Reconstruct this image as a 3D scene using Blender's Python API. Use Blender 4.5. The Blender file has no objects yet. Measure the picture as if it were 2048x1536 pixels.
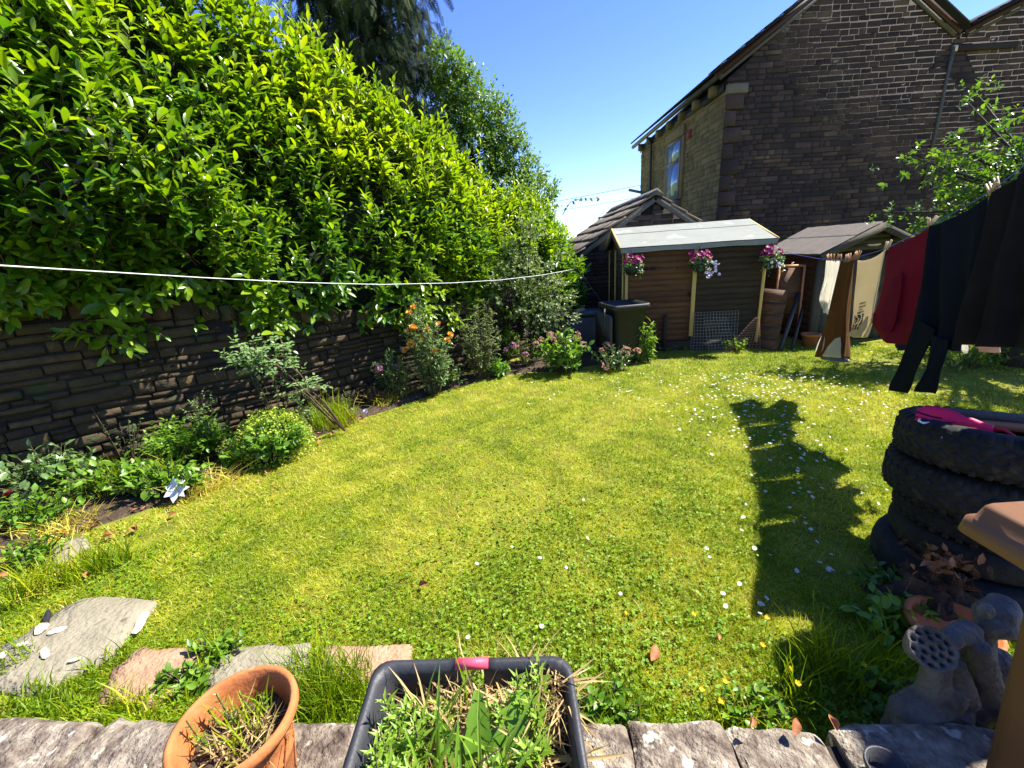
import bpy, bmesh, math, random
import numpy as np
from mathutils import Matrix, Vector

# ---------------------------------------------------------------- camera, sky, sun, exposure
SC = bpy.context.scene
COL = SC.collection
F_PX, PITCH, ROLL, CAM_H = 830.0, math.radians(17.46), math.radians(3.83), 1.7
SUN_AZ, SUN_EL = math.radians(74), math.radians(52.5)

FW = np.array([0, math.cos(PITCH), -math.sin(PITCH)])
_r0 = np.array([1.0, 0, 0]); _u0 = np.cross(_r0, FW)
RT = math.cos(ROLL) * _r0 - math.sin(ROLL) * _u0
UP = math.sin(ROLL) * _r0 + math.cos(ROLL) * _u0
CAM = np.array([0, 0, CAM_H])

cd = bpy.data.cameras.new('camera'); cam = bpy.data.objects.new('camera', cd); COL.objects.link(cam)
cd.sensor_width = 36; cd.lens = F_PX / 2048 * 36; cd.clip_start = 0.02; cd.clip_end = 3000
cam.matrix_world = Matrix(((RT[0], UP[0], -FW[0], 0), (RT[1], UP[1], -FW[1], 0), (RT[2], UP[2], -FW[2], CAM_H), (0, 0, 0, 1)))
SC.camera = cam

W = bpy.data.worlds.new('World'); SC.world = W; W.use_nodes = True
wn = W.node_tree.nodes; wl = W.node_tree.links
sky = wn.new('ShaderNodeTexSky'); sky.sky_type = 'NISHITA'; sky.sun_disc = False
sky.sun_elevation = SUN_EL; sky.sun_rotation = SUN_AZ
sky.altitude = 150; sky.air_density = 1.0; sky.dust_density = 0.0; sky.ozone_density = 4.0
bg = wn['Background']; bg.inputs['Strength'].default_value = 0.11
hs = wn.new('ShaderNodeHueSaturation'); hs.inputs['Saturation'].default_value = 1.2; hs.inputs['Value'].default_value = .92; hs.inputs['Hue'].default_value = .522
wl.new(sky.outputs[0], hs.inputs['Color']); wl.new(hs.outputs[0], bg.inputs['Color'])

sd = bpy.data.lights.new('sun', 'SUN'); sun = bpy.data.objects.new('sun', sd); COL.objects.link(sun)
sd.energy = 5.0; sd.angle = math.radians(0.55); sd.color = (1.0, 0.95, 0.86)
SUN = np.array([math.sin(SUN_AZ) * math.cos(SUN_EL), math.cos(SUN_AZ) * math.cos(SUN_EL), math.sin(SUN_EL)])
sun.rotation_euler = Vector(SUN).to_track_quat('Z', 'Y').to_euler()
sun.location = (12, 8, 14)
vs = SC.view_settings
vs.view_transform = 'Standard'; vs.look = 'None'; vs.gamma = 1; vs.use_curve_mapping = False; vs.exposure = 1.6
SC.cycles.max_bounces = 8; SC.cycles.diffuse_bounces = 3; SC.cycles.transmission_bounces = 5
SC.cycles.transparent_max_bounces = 8; SC.cycles.use_denoising = True

# ---------------------------------------------------------------- site survey helpers (metres)
def ray(px, py): return FW + RT * (px - 1024) / F_PX + UP * (768 - py) / F_PX
def gz(px, py, z=0.0):
    d = ray(px, py); return CAM + (z - CAM_H) / d[2] * d
def gy(px, py, y):
    d = ray(px, py); return CAM + y / d[1] * d
def onplane(px, py, p0, n):
    d = ray(px, py); n = np.array(n, float); return CAM + ((np.array(p0) - CAM) @ n) / (d @ n) * d
def proj(P):
    v = np.asarray(P, float) - CAM; z = np.maximum(v @ FW, 1e-3)
    return 1024 + F_PX * (v @ RT) / z, 768 - F_PX * (v @ UP) / z, v @ FW
def nrm(v):
    v = np.asarray(v, float); return v / (np.linalg.norm(v, axis=-1, keepdims=True) + 1e-12)
RNG = np.random.default_rng(7); random.seed(7)

def fbm(P, seed=0, octaves=4, scale=1.0):
    """cheap smooth noise in about -1..1 from summed sines"""
    P = np.asarray(P, float) * scale; r = np.random.default_rng(seed); out = 0; amp = 1; tot = 0
    for o in range(octaves):
        k = r.normal(size=(3, P.shape[-1])) * 2 ** o; ph = r.uniform(0, 6.28, 3)
        out = out + amp * np.mean(np.sin(P @ k.T + ph), axis=-1); tot += amp; amp *= .55
    return out / tot * 1.8

# ---------------------------------------------------------------- materials
def M(name, cols, scale=8, rough=.85, bump=.3, bscale=None, rnd=.4, spec=.3, metal=0, trans=0, stretch=(1, 1, 1), coord='pos', tint=0,
      detail=6, tcol=None, dots=None, sheen=0, contrast=1.0):
    m = bpy.data.materials.new(name); m.use_nodes = True; nt = m.node_tree; N, Lk = nt.nodes, nt.links
    b = N['Principled BSDF']; b.inputs['Roughness'].default_value = rough; b.inputs['Metallic'].default_value = metal
    b.inputs['Specular IOR Level'].default_value = spec
    if coord == 'pos': src = N.new('ShaderNodeNewGeometry').outputs['Position']
    else: src = N.new('ShaderNodeTexCoord').outputs['Object']
    mp = N.new('ShaderNodeMapping'); mp.inputs['Scale'].default_value = stretch; Lk.new(src, mp.inputs['Vector'])
    nz = N.new('ShaderNodeTexNoise'); nz.inputs['Scale'].default_value = scale; nz.inputs['Detail'].default_value = detail
    nz.inputs['Roughness'].default_value = .62; Lk.new(mp.outputs[0], nz.inputs['Vector'])
    def math_(op, a, c, cl=False):
        n = N.new('ShaderNodeMath'); n.operation = op; n.use_clamp = cl
        for i, v in enumerate((a, c)):
            if v is None: continue
            if isinstance(v, (int, float)): n.inputs[i].default_value = v
            else: Lk.new(v, n.inputs[i])
        return n.outputs[0]
    f = math_('MULTIPLY_ADD', nz.outputs['Fac'], 1.6 * contrast); f.node.inputs[2].default_value = .5 - .8 * contrast
    w0 = max(0, 1 - rnd - tint)
    f = math_('MULTIPLY', f, w0)
    if rnd:
        oi = N.new('ShaderNodeObjectInfo'); ge = N.new('ShaderNodeNewGeometry')
        r = math_('FRACT', math_('ADD', oi.outputs['Random'], ge.outputs['Random Per Island']), None)
        f = math_('ADD', f, math_('MULTIPLY', r, rnd))
    if tint:
        at = N.new('ShaderNodeAttribute'); at.attribute_name = 'tint'
        f = math_('ADD', f, math_('MULTIPLY', at.outputs['Fac'], tint))
    rp = N.new('ShaderNodeValToRGB'); el = rp.color_ramp.elements
    while len(el) < len(cols): el.new(.5)
    for i, c in enumerate(cols):
        el[i].position = i / (len(cols) - 1) if len(cols) > 1 else 0; el[i].color = (*c, 1)
    Lk.new(f, rp.inputs['Fac']); col = rp.outputs['Color']
    if dots:   # lichen or stain spots: (colour, scale, threshold)
        n2 = N.new('ShaderNodeTexNoise'); n2.inputs['Scale'].default_value = dots[1]; n2.inputs['Detail'].default_value = 5
        Lk.new(src, n2.inputs['Vector'])
        s = N.new('ShaderNodeMapRange'); s.inputs[1].default_value = dots[2]; s.inputs[2].default_value = dots[2] + .06
        Lk.new(n2.outputs['Fac'], s.inputs[0])
        mx = N.new('ShaderNodeMixRGB'); Lk.new(s.outputs[0], mx.inputs[0]); Lk.new(col, mx.inputs[1]); mx.inputs[2].default_value = (*dots[0], 1)
        col = mx.outputs[0]
    Lk.new(col, b.inputs['Base Color'])
    if bump:
        n3 = N.new('ShaderNodeTexNoise'); n3.inputs['Scale'].default_value = bscale or scale * 3; n3.inputs['Detail'].default_value = 8
        Lk.new(mp.outputs[0], n3.inputs['Vector'])
        bp = N.new('ShaderNodeBump'); bp.inputs['Strength'].default_value = bump; bp.inputs['Distance'].default_value = .02
        Lk.new(n3.outputs['Fac'], bp.inputs['Height']); Lk.new(bp.outputs[0], b.inputs['Normal'])
    if sheen: b.inputs['Sheen Weight'].default_value = sheen
    if trans:
        t = N.new('ShaderNodeBsdfTranslucent'); ms = N.new('ShaderNodeMixShader'); ms.inputs[0].default_value = trans
        if tcol:
            hs = N.new('ShaderNodeMixRGB'); hs.blend_type = 'MULTIPLY'; hs.inputs[0].default_value = 1; Lk.new(col, hs.inputs[1]); hs.inputs[2].default_value = (*tcol, 1)
            Lk.new(hs.outputs[0], t.inputs['Color'])
        else: Lk.new(col, t.inputs['Color'])
        Lk.new(b.outputs[0], ms.inputs[1]); Lk.new(t.outputs[0], ms.inputs[2]); Lk.new(ms.outputs[0], N['Material Output'].inputs['Surface'])
    return m

def leafmat(name, cols, rough=.42, trans=.42, tcol=(1.5, 1.5, .5), spec=.45):
    return M(name, cols, scale=14, rough=rough, bump=.05, rnd=.35, tint=.5, trans=trans, tcol=tcol, spec=spec)

MT = dict(
    lawn=M('lawn_ground', [(.06, .055, .012), (.12, .13, .012), (.20, .22, .014), (.36, .29, .08)], 5, .95, .6, 90, rnd=0),
    blade=M('grass_blade', [(.06, .14, .003), (.21, .31, .004), (.40, .43, .007), (.66, .50, .13)], 3, .5, 0, rnd=.24, tint=.72, trans=.4, tcol=(1.25, 1.2, .6), spec=.35),
    clover=leafmat('clover', [(.06, .14, .006), (.15, .265, .009), (.26, .37, .018)], .5, .35, (1.5, 1.4, .5), .3),
    soil=M('soil', [(.018, .012, .007), (.05, .033, .02), (.11, .08, .045)], 22, .95, .9, 60, rnd=0),
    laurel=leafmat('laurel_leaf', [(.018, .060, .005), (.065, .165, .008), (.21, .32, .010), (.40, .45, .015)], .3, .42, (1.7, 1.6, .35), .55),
    twig=M('twig_bark', [(.05, .035, .02), (.14, .10, .06)], 40, .9, .3, rnd=0),
    bark=M('bark', [(.02, .016, .012), (.075, .06, .045)], 18, .95, 1, 30, rnd=0, stretch=(1, 1, .25)),
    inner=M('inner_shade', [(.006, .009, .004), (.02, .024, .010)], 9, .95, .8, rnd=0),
    conifer=leafmat('cypress_spray', [(.005, .012, .005), (.013, .027, .008), (.034, .050, .013), (.07, .062, .02)], .75, .15, (1.2, 1.2, .6), .08),
    birch=leafmat('sapling_leaf', [(.035, .085, .012), (.09, .18, .02), (.20, .29, .04)], .4, .4),
    privet=leafmat('privet_leaf', [(.05, .12, .012), (.13, .24, .018), (.24, .34, .03)], .4, .4),
    greyleaf=leafmat('grey_green_leaf', [(.05, .09, .025), (.14, .20, .06), (.27, .33, .14)], .45, .35, (1.3, 1.3, .6)),
    roseleaf=leafmat('rose_leaf', [(.03, .08, .022), (.12, .21, .06), (.27, .37, .16)], .35, .32, (1.3, 1.4, .5)),
    bramble=leafmat('bramble_leaf', [(.03, .09, .008), (.10, .22, .014), (.24, .37, .04)], .4, .38),
    alchem=leafmat('mantle_leaf', [(.04, .12, .012), (.12, .25, .025), (.23, .37, .05)], .5, .35),
    limeflower=M('lime_flower', [(.24, .36, .025), (.42, .50, .05)], 20, .6, 0, rnd=.5, trans=.35),
    hydra=leafmat('hydrangea_leaf', [(.04, .12, .012), (.11, .23, .02), (.22, .35, .05)], .4, .35),
    weed=leafmat('weed_leaf', [(.07, .17, .012), (.17, .31, .02), (.33, .44, .06)], .4, .4),
    apple=leafmat('apple_leaf', [(.03, .08, .012), (.09, .18, .02), (.20, .30, .05)], .38, .4),
    straw=M('straw', [(.16, .10, .04), (.36, .25, .10), (.55, .42, .20)], 20, .7, 0, rnd=.7, trans=.2),
    brownleaf=M('dead_leaf', [(.13, .045, .015), (.34, .13, .045), (.55, .27, .12)], 30, .6, .3, 40, rnd=.35, trans=.12),
    bracken=M('dead_bracken', [(.018, .011, .007), (.05, .027, .013), (.13, .075, .036)], 20, .8, 0, rnd=.55, trans=.15),
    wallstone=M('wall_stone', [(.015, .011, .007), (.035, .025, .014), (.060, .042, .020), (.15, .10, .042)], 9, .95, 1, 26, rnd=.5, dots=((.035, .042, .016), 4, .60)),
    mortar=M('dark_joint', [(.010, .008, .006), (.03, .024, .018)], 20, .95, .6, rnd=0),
    gable=M('sooty_stone', [(.018, .014, .015), (.038, .029, .027), (.074, .049, .039), (.19, .138, .082)], 1.3, .95, .9, 22, rnd=.40, contrast=.9, spec=.12),
    gablelow=M('sooty_mortar', [(.022, .018, .018), (.050, .042, .040)], 1.6, .95, .6, 30, rnd=0),
    sidestone=M('buff_stone', [(.085, .065, .034), (.15, .115, .056), (.225, .175, .085)], 3, .94, .7, 22, rnd=.45, spec=.15),
    trimstone=M('dressed_stone', [(.10, .085, .06), (.19, .16, .11)], 4, .9, .4, rnd=.2),
    slate=M('stone_slate', [(.09, .07, .055), (.17, .135, .095), (.28, .22, .14)], 7, .9, .8, 25, rnd=.5, dots=((.24, .21, .08), 9, .64)),
    roofslate=M('roof_slate', [(.014, .014, .017), (.034, .033, .037)], 6, .85, .4, rnd=.4, spec=.1),
    ridge=M('ridge_stone', [(.055, .052, .048), (.13, .122, .108)], 8, .9, .6, rnd=.3),
    outstone=M('outhouse_stone', [(.016, .014, .014), (.034, .027, .026), (.062, .048, .042)], 6, .93, 1, 26, rnd=.5),
    fascia=M('fascia_paint', [(.035, .015, .017), (.06, .026, .028)], 6, .6, .1, rnd=0),
    gutter=M('grey_gutter', [(.035, .035, .032), (.07, .07, .062)], 5, .5, .05, rnd=0),
    blackpipe=M('black_pipe', [(.012, .013, .016), (.03, .03, .034)], 5, .45, .05, rnd=0),
    brick=M('red_vent', [(.14, .02, .02), (.22, .04, .03)], 20, .8, .2, rnd=0),
    winframe=M('window_frame', [(.10, .06, .045), (.15, .09, .07)], 8, .5, .1, rnd=0),
    timber=M('new_batten', [(.42, .27, .07), (.60, .42, .14)], 4, .7, .2, rnd=.2, stretch=(8, 8, .6), coord='obj'),
    brownplank=M('brown_plank', [(.04, .018, .009), (.10, .045, .019), (.17, .08, .035)], 3.2, .75, .5, 14, rnd=.34, stretch=(.7, 5, 9), dots=((.03, .014, .008), 5, .66)),
    darkplank=M('dark_plank', [(.018, .0125, .008), (.036, .024, .014), (.062, .042, .024)], 3, .8, .5, 14, rnd=.3, stretch=(.7, 5, 9)),
    redplank=M('red_brown_plank', [(.03, .010, .007), (.058, .020, .013), (.085, .03, .018)], 3, .8, .5, 14, rnd=.3, stretch=(5, .7, 9)),
    greyplank=M('grey_plank', [(.04, .036, .027), (.075, .066, .052), (.12, .105, .084)], 3, .85, .5, 14, rnd=.3, stretch=(3, 3, 9)),
    paleplank=M('pale_plank', [(.30, .22, .13), (.48, .38, .24)], 4, .8, .3, rnd=.3),
    orangewood=M('orange_wood', [(.30, .12, .045), (.46, .21, .08)], 5, .6, .2, rnd=.2),
    felt=M('green_felt', [(.20, .212, .18), (.25, .262, .225)], 3, .9, .5, 160, rnd=0, dots=((.28, .29, .25), 2.5, .60)),
    oldfelt=M('old_felt', [(.085, .072, .058), (.135, .115, .092), (.18, .155, .125)], 4, .95, .6, 120, rnd=.2, dots=((.14, .12, .05), 3, .64)),
    terracotta=M('terracotta', [(.25, .078, .022), (.38, .13, .04), (.46, .19, .07)], 9, .78, .2, 60, rnd=0, dots=((.47, .27, .15), 8, .63)),
    blackplastic=M('black_plastic', [(.022, .023, .027), (.045, .046, .052)], 9, .5, .1, 80, rnd=.1, spec=.35, dots=((.07, .068, .064), 12, .66)),
    greyplastic=M('grey_green_plastic', [(.014, .016, .015), (.026, .029, .027)], 6, .5, .08, rnd=0),
    brownplastic=M('brown_plastic', [(.15, .072, .034), (.20, .098, .046)], 5, .5, .06, 120, rnd=0, stretch=(8, 2, 1)),
    pinkgrip=M('pink_grip', [(.50, .045, .09), (.62, .09, .15)], 12, .5, .05, rnd=0),
    rubber=M('tyre_rubber', [(.006, .006, .0065), (.016, .0155, .0145), (.036, .032, .026)], 7, .88, .35, 40, rnd=.15, dots=((.040, .033, .024), 9, .60)),
    statue=M('weathered_statue', [(.05, .041, .034), (.13, .112, .096), (.20, .178, .155)], 16, .9, .8, 60, rnd=0, dots=((.22, .21, .18), 18, .66)),
    flag=M('flagstone', [(.12, .10, .07), (.21, .185, .13), (.29, .26, .185)], 9, .92, .8, 45, rnd=.25, dots=((.12, .10, .06), 9, .64)),
    redflag=M('red_flagstone', [(.20, .115, .07), (.33, .20, .12), (.42, .28, .18)], 10, .92, .9, 50, rnd=.1),
    coping=M('ledge_stone', [(.035, .026, .020), (.13, .10, .078), (.25, .21, .16), (.38, .33, .25)], 17, .95, 1, 70, rnd=.12, dots=((.52, .48, .38), 15, .60), contrast=1.5, spec=.15),
    chip=M('pale_chip', [(.45, .40, .29), (.66, .60, .46)], 12, .9, .6, rnd=.3),
    wire=M('wire', [(.20, .20, .19), (.34, .33, .31)], 30, .5, 0, rnd=.2, metal=.4),
    rustwire=M('rusty_wire', [(.22, .10, .05), (.36, .20, .11)], 30, .7, 0, rnd=.2),
    rope=M('white_rope', [(.62, .62, .60), (.78, .78, .76)], 60, .7, .2, rnd=0),
    blueline=M('blue_line', [(.03, .05, .28), (.06, .10, .42)], 40, .5, 0, rnd=0),
    cable=M('black_cable', [(.02, .02, .022), (.03, .03, .03)], 10, .6, 0, rnd=0),
    peg=M('peg_wood', [(.25, .11, .045), (.42, .22, .10)], 30, .7, .1, rnd=.5, coord='obj'),
    pegpale=M('pale_peg', [(.40, .28, .16), (.55, .42, .26)], 30, .7, .1, rnd=.5, coord='obj'),
    white=M('white_petal', [(.70, .70, .68), (.82, .82, .80)], 30, .6, 0, rnd=.3, trans=.25),
    yellow=M('yellow_petal', [(.75, .42, .01), (.88, .60, .02)], 30, .4, 0, rnd=.3, trans=.2),
    orange=M('orange_petal', [(.78, .32, .03), (.85, .50, .10)], 20, .5, 0, rnd=.4, trans=.3),
    pink=M('pink_petal', [(.55, .20, .32), (.74, .42, .52)], 20, .5, 0, rnd=.4, trans=.3),
    dustypink=M('dusty_pink_petal', [(.40, .17, .14), (.58, .30, .25), (.50, .38, .22)], 20, .6, 0, rnd=.6, trans=.25),
    magenta=M('magenta_petal', [(.20, .003, .065), (.34, .007, .13)], 20, .5, 0, rnd=.5, trans=.3),
    lilac=M('lilac_petal', [(.40, .36, .58), (.62, .58, .74)], 20, .5, 0, rnd=.5, trans=.3),
    crimson=M('crimson_petal', [(.16, .008, .018), (.26, .02, .035)], 20, .5, 0, rnd=.4, trans=.2),
    centre=M('flower_centre', [(.62, .42, .03), (.75, .55, .06)], 40, .7, .2, rnd=.3),
)
def fabric(name, cols, trans=.25, tcol=None): return M(name, cols, 5, .9, .35, 260, rnd=0, trans=trans, tcol=tcol, spec=.1)
MT.update(
    whitecloth=fabric('white_cloth', [(.78, .74, .64), (.85, .82, .75)], .65),
    browncloth=fabric('brown_cloth', [(.105, .050, .016), (.155, .075, .025)], .3, (1.2, 1.0, .7)),
    creamcloth=fabric('cream_cloth', [(.62, .53, .36), (.71, .62, .44)], .5),
    redcloth=fabric('red_cloth', [(.16, .010, .022), (.22, .017, .034)], .25, (1.2, 1, 1)),
    blackcloth=fabric('black_cloth', [(.005, .007, .011), (.010, .012, .018)], .03),
    charcoal=fabric('charcoal_cloth', [(.010, .008, .0075), (.020, .0165, .016)], .03),
    navycloth=fabric('navy_cloth', [(.018, .026, .07), (.03, .045, .11)], .15),
    bluecloth=fabric('blue_cloth', [(.10, .13, .24), (.16, .20, .34)], .25),
    pinkcloth=fabric('pale_pink_cloth', [(.62, .42, .40), (.72, .52, .48)], .3),
    pinkbag=M('pink_fabric', [(.74, .012, .085), (.84, .025, .14)], 6, .5, .1, 60, rnd=0, trans=.25),
    redbag=M('red_fabric', [(.70, .012, .03), (.80, .02, .05)], 6, .5, .1, rnd=0, trans=.2),
    print=M('dark_print', [(.015, .022, .022), (.03, .04, .038)], 30, .9, .1, rnd=0, trans=.03),
    whiteplastic=M('white_plastic', [(.74, .74, .76), (.80, .80, .82)], 10, .35, 0, rnd=0),
)
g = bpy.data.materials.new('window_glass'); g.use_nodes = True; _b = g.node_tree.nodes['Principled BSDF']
_b.inputs['Base Color'].default_value = (.20, .30, .44, 1); _b.inputs['Roughness'].default_value = .12; _b.inputs['Metallic'].default_value = .35  # blue base colour paints a sky reflection into the panes
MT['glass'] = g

# ---------------------------------------------------------------- building helpers
def tag(o, label=None, cat=None, group=None, kind=None):
    for k, v in (('label', label), ('category', cat), ('group', group), ('kind', kind)):
        if v: o[k] = v
    return o
def thing(name, label, cat, loc=(0, 0, 0), group=None):
    o = bpy.data.objects.new(name, None); COL.objects.link(o); o.location = loc; o.empty_display_size = .1
    return tag(o, label, cat, group)
def wloc(o):
    p = np.zeros(3)
    while o is not None: p = p + np.array(o.location); o = o.parent
    return p
def link(name, me, parent=None, loc=None):
    o = bpy.data.objects.new(name, me); COL.objects.link(o)
    if parent is not None: o.parent = parent
    if loc is not None: o.location = loc
    return o
def npmesh(name, V, F, mats, mi=None, attr=None, smooth=False):
    """F: list of (n,k) index arrays; mi: matching list of material indices (int or array)"""
    me = bpy.data.meshes.new(name); V = np.ascontiguousarray(V, np.float32)
    me.vertices.add(len(V)); me.vertices.foreach_set('co', V.ravel())
    F = [np.asarray(f, np.int32) for f in F if len(f)]
    loops = np.concatenate([f.ravel() for f in F]); tot = np.concatenate([np.full(len(f), f.shape[1], np.int32) for f in F])
    st = np.concatenate([[0], np.cumsum(tot)[:-1]]).astype(np.int32)
    me.loops.add(len(loops)); me.loops.foreach_set('vertex_index', loops)
    me.polygons.add(len(tot)); me.polygons.foreach_set('loop_start', st)
    if not isinstance(mats, (list, tuple)): mats = [mats]
    for m in mats: me.materials.append(MT[m] if isinstance(m, str) else m)
    if mi is not None:
        arr = np.concatenate([np.broadcast_to(np.asarray(i, np.int32), (len(f),)) for i, f in zip(mi, F)])
        me.polygons.foreach_set('material_index', arr.astype(np.int32))
    if smooth: me.polygons.foreach_set('use_smooth', np.ones(len(tot), bool))
    me.update(calc_edges=True)
    if attr is not None:
        a = me.attributes.new('tint', 'FLOAT', 'POINT'); a.data.foreach_set('value', np.ascontiguousarray(attr, np.float32))
    return me
class MB:
    """collects shapes given in world metres; build() links them as one mesh object whose origin is its parent's (or `at`)"""
    def __init__(s): s.v = []; s.f = {}; s.n = 0; s.cur = 0; s.mi = {}
    def mat(s, i): s.cur = i; return s
    def add(s, V, F):
        V = np.asarray(V, float).reshape(-1, 3); s.v.append(V)
        for f in F:
            k = (len(f), s.cur); s.f.setdefault(k, []).append([i + s.n for i in f])
        s.n += len(V); return s
    def box(s, c, size, ax=None, bev=0):
        ax = np.eye(3) if ax is None else np.asarray(ax, float); h = np.array(size) / 2; c = np.asarray(c, float)
        if not bev:
            sg = np.array([(-1, -1, -1), (1, -1, -1), (1, 1, -1), (-1, 1, -1), (-1, -1, 1), (1, -1, 1), (1, 1, 1), (-1, 1, 1)])
            return s.add(c + (sg * h) @ ax, [(0, 3, 2, 1), (4, 5, 6, 7), (0, 1, 5, 4), (1, 2, 6, 5), (2, 3, 7, 6), (3, 0, 4, 7)])
        V = []; rings = ((-h[2], bev), (-h[2] + bev, 0), (h[2] - bev, 0), (h[2], bev))
        for z, i in rings:
            x, y, b = h[0] - i, h[1] - i, bev
            V += [(-x + b, -y, z), (x - b, -y, z), (x, -y + b, z), (x, y - b, z), (x - b, y, z), (-x + b, y, z), (-x, y - b, z), (-x, -y + b, z)]
        F = [tuple(range(7, -1, -1)), tuple(range(24, 32))]
        for r in range(3):
            for k in range(8): F.append((r * 8 + k, r * 8 + (k + 1) % 8, r * 8 + 8 + (k + 1) % 8, r * 8 + 8 + k))
        return s.add(c + np.array(V) @ ax, F)
    def tube(s, pts, rad, n=6, caps=True):
        pts = np.asarray(pts, float); m = len(pts); rad = np.broadcast_to(np.asarray(rad, float), (m,))
        t = nrm(np.gradient(pts, axis=0)); V = []; ref = np.array([0, 0, 1.0]) if abs(t[0][2]) < .9 else np.array([1.0, 0, 0])
        for i in range(m):
            a = nrm(np.cross(t[i], ref)); b = np.cross(t[i], a); ref = np.cross(a, t[i])
            an = np.arange(n) / n * 2 * math.pi
            V.append(pts[i] + rad[i] * (np.cos(an)[:, None] * a + np.sin(an)[:, None] * b))
        F = [(i * n + k, i * n + (k + 1) % n, (i + 1) * n + (k + 1) % n, (i + 1) * n + k) for i in range(m - 1) for k in range(n)]
        if caps: F += [tuple(range(n - 1, -1, -1)), tuple(range((m - 1) * n, m * n))]
        return s.add(np.concatenate(V), F)
    def lathe(s, prof, c, n=32, ax=None, close=False):
        prof = np.asarray(prof, float); m = len(prof); an = np.arange(n) / n * 2 * math.pi; ax = np.eye(3) if ax is None else np.asarray(ax)
        V = np.stack([np.stack([r * np.cos(an), r * np.sin(an), np.full(n, z)], 1) for r, z in prof]).reshape(-1, 3)
        F = [(i * n + k, i * n + (k + 1) % n, (i + 1) * n + (k + 1) % n, (i + 1) * n + k) for i in range(m - 1) for k in range(n)]
        if close: F += [((m - 1) * n + k, (m - 1) * n + (k + 1) % n, (k + 1) % n, k) for k in range(n)]
        return s.add(np.asarray(c, float) + V @ ax, F)
    def prism(s, poly, d):
        """polygon (k,3) extruded by vector d"""
        P = np.asarray(poly, float); k = len(P); d = np.asarray(d, float)
        return s.add(np.concatenate([P, P + d]), [tuple(range(k - 1, -1, -1)), tuple(range(k, 2 * k))] + [(i, (i + 1) % k, k + (i + 1) % k, k + i) for i in range(k)])
    def grid(s, P):
        P = np.asarray(P, float); a, b = P.shape[:2]
        return s.add(P.reshape(-1, 3), [(i * b + j, i * b + j + 1, (i + 1) * b + j + 1, (i + 1) * b + j) for i in range(a - 1) for j in range(b - 1)])
    def mesh(s, name, mats, off=(0, 0, 0), smooth=False):
        ks = list(s.f); return npmesh(name, np.concatenate(s.v) - np.asarray(off), [s.f[k] for k in ks], mats, [k[1] for k in ks], smooth=smooth)
    def build(s, name, mats, parent=None, at=None, smooth=False):
        at = wloc(parent) if parent is not None else (np.zeros(3) if at is None else np.asarray(at, float))
        return link(name, s.mesh(name, mats, at, smooth), parent, None if parent is not None else at)
def fixn(o):   # consistent outward normals
    bm = bmesh.new(); bm.from_mesh(o.data); bmesh.ops.recalc_face_normals(bm, faces=bm.faces); bm.to_mesh(o.data); bm.free(); return o

# leaf templates: unit length along +X, face +Z
def leaf_t(prof, fold=.12, curl=-.12):
    V = []; F = []
    for i, (x, w) in enumerate(prof):
        z = curl * x * x; V += [(x, -w, z + fold * w * 2), (x, 0, z), (x, w, z + fold * w * 2)]
        if i: b = 3 * i; F += [(b - 3, b, b + 1, b - 2), (b - 2, b + 1, b + 2, b - 1)]
    return np.array(V, float), np.array(F)
LAUREL = leaf_t([(0, .015), (.18, .11), (.45, .19), (.72, .17), (.9, .09), (1, .01)], .2, -.16)
OVAL = leaf_t([(0, .02), (.3, .24), (.62, .25), (1, .01)], .16, -.15)
SMALL = leaf_t([(0, .03), (.45, .3), (1, .02)], .15, -.1)
LANCE = leaf_t([(0, .02), (.35, .13), (1, .005)], .15, -.25)
ROUND = leaf_t([(0, .08), (.3, .45), (.7, .5), (1, .2)], .12, 0)
BLADE = leaf_t([(0, .022), (.4, .022), (.75, .016), (1, .002)], .3, -.35)
PETAL = leaf_t([(0, .12), (.4, .3), (.75, .36), (1, .2)], .18, .25)
def _spray():
    V = []; F = []
    for i in range(9):
        x = .08 + i * .1; l = .30 * (1 - .55 * x) + .03
        for sgn in (-1, 1):
            b = len(V); V += [(x, 0, 0), (x + .10, sgn * l * .25, .02), (x + .30 * l + .10, sgn * l, -.06), (x + .05, sgn * l * .45, .02)]; F.append((b, b + 1, b + 2, b + 3))
    b = len(V); V += [(0, -.012, 0), (1, -.004, -.03), (1, .004, -.03), (0, .012, 0)]; F.append((b, b + 1, b + 2, b + 3))
    return np.array(V, float), np.array(F)
SPRAY = _spray()
def frames(D, U):
    X = nrm(D); Y = nrm(np.cross(U, X)); return X, Y, np.cross(X, Y)
class Leaves:
    def __init__(s): s.P = []; s.D = []; s.U = []; s.S = []; s.T = []
    def add(s, P, D, U, S, T):
        P = np.atleast_2d(P); n = len(P)
        s.P.append(P); s.D.append(np.broadcast_to(np.asarray(D, float), (n, 3))); s.U.append(np.broadcast_to(np.asarray(U, float), (n, 3)))
        s.S.append(np.broadcast_to(np.asarray(S, float), (n,))); s.T.append(np.broadcast_to(np.asarray(T, float), (n,)))
    def arr(s): return [np.concatenate(a) for a in (s.P, s.D, s.U, s.S, s.T)]
    def bake(s, tpl, name, mat, parent=None, arr=None, at=None):
        P, D, U, S, T = arr or s.arr(); TV, TF = tpl; k = len(TV); n = len(P)
        X, Y, Z = frames(D, U); at = wloc(parent) if parent is not None else (np.zeros(3) if at is None else np.asarray(at))
        V = (P - at)[:, None] + S[:, None, None] * (TV[None, :, 0:1] * X[:, None] + TV[None, :, 1:2] * Y[:, None] + TV[None, :, 2:3] * Z[:, None])
        F = (TF[None] + (np.arange(n) * k)[:, None, None]).reshape(-1, TF.shape[1])
        me = npmesh(name, V.reshape(-1, 3), [F], mat, attr=np.repeat(T, k), smooth=True)
        return link(name, me, parent, None if parent is not None else at)
def rdir(n, r=RNG): return nrm(r.normal(size=(n, 3)))
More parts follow.
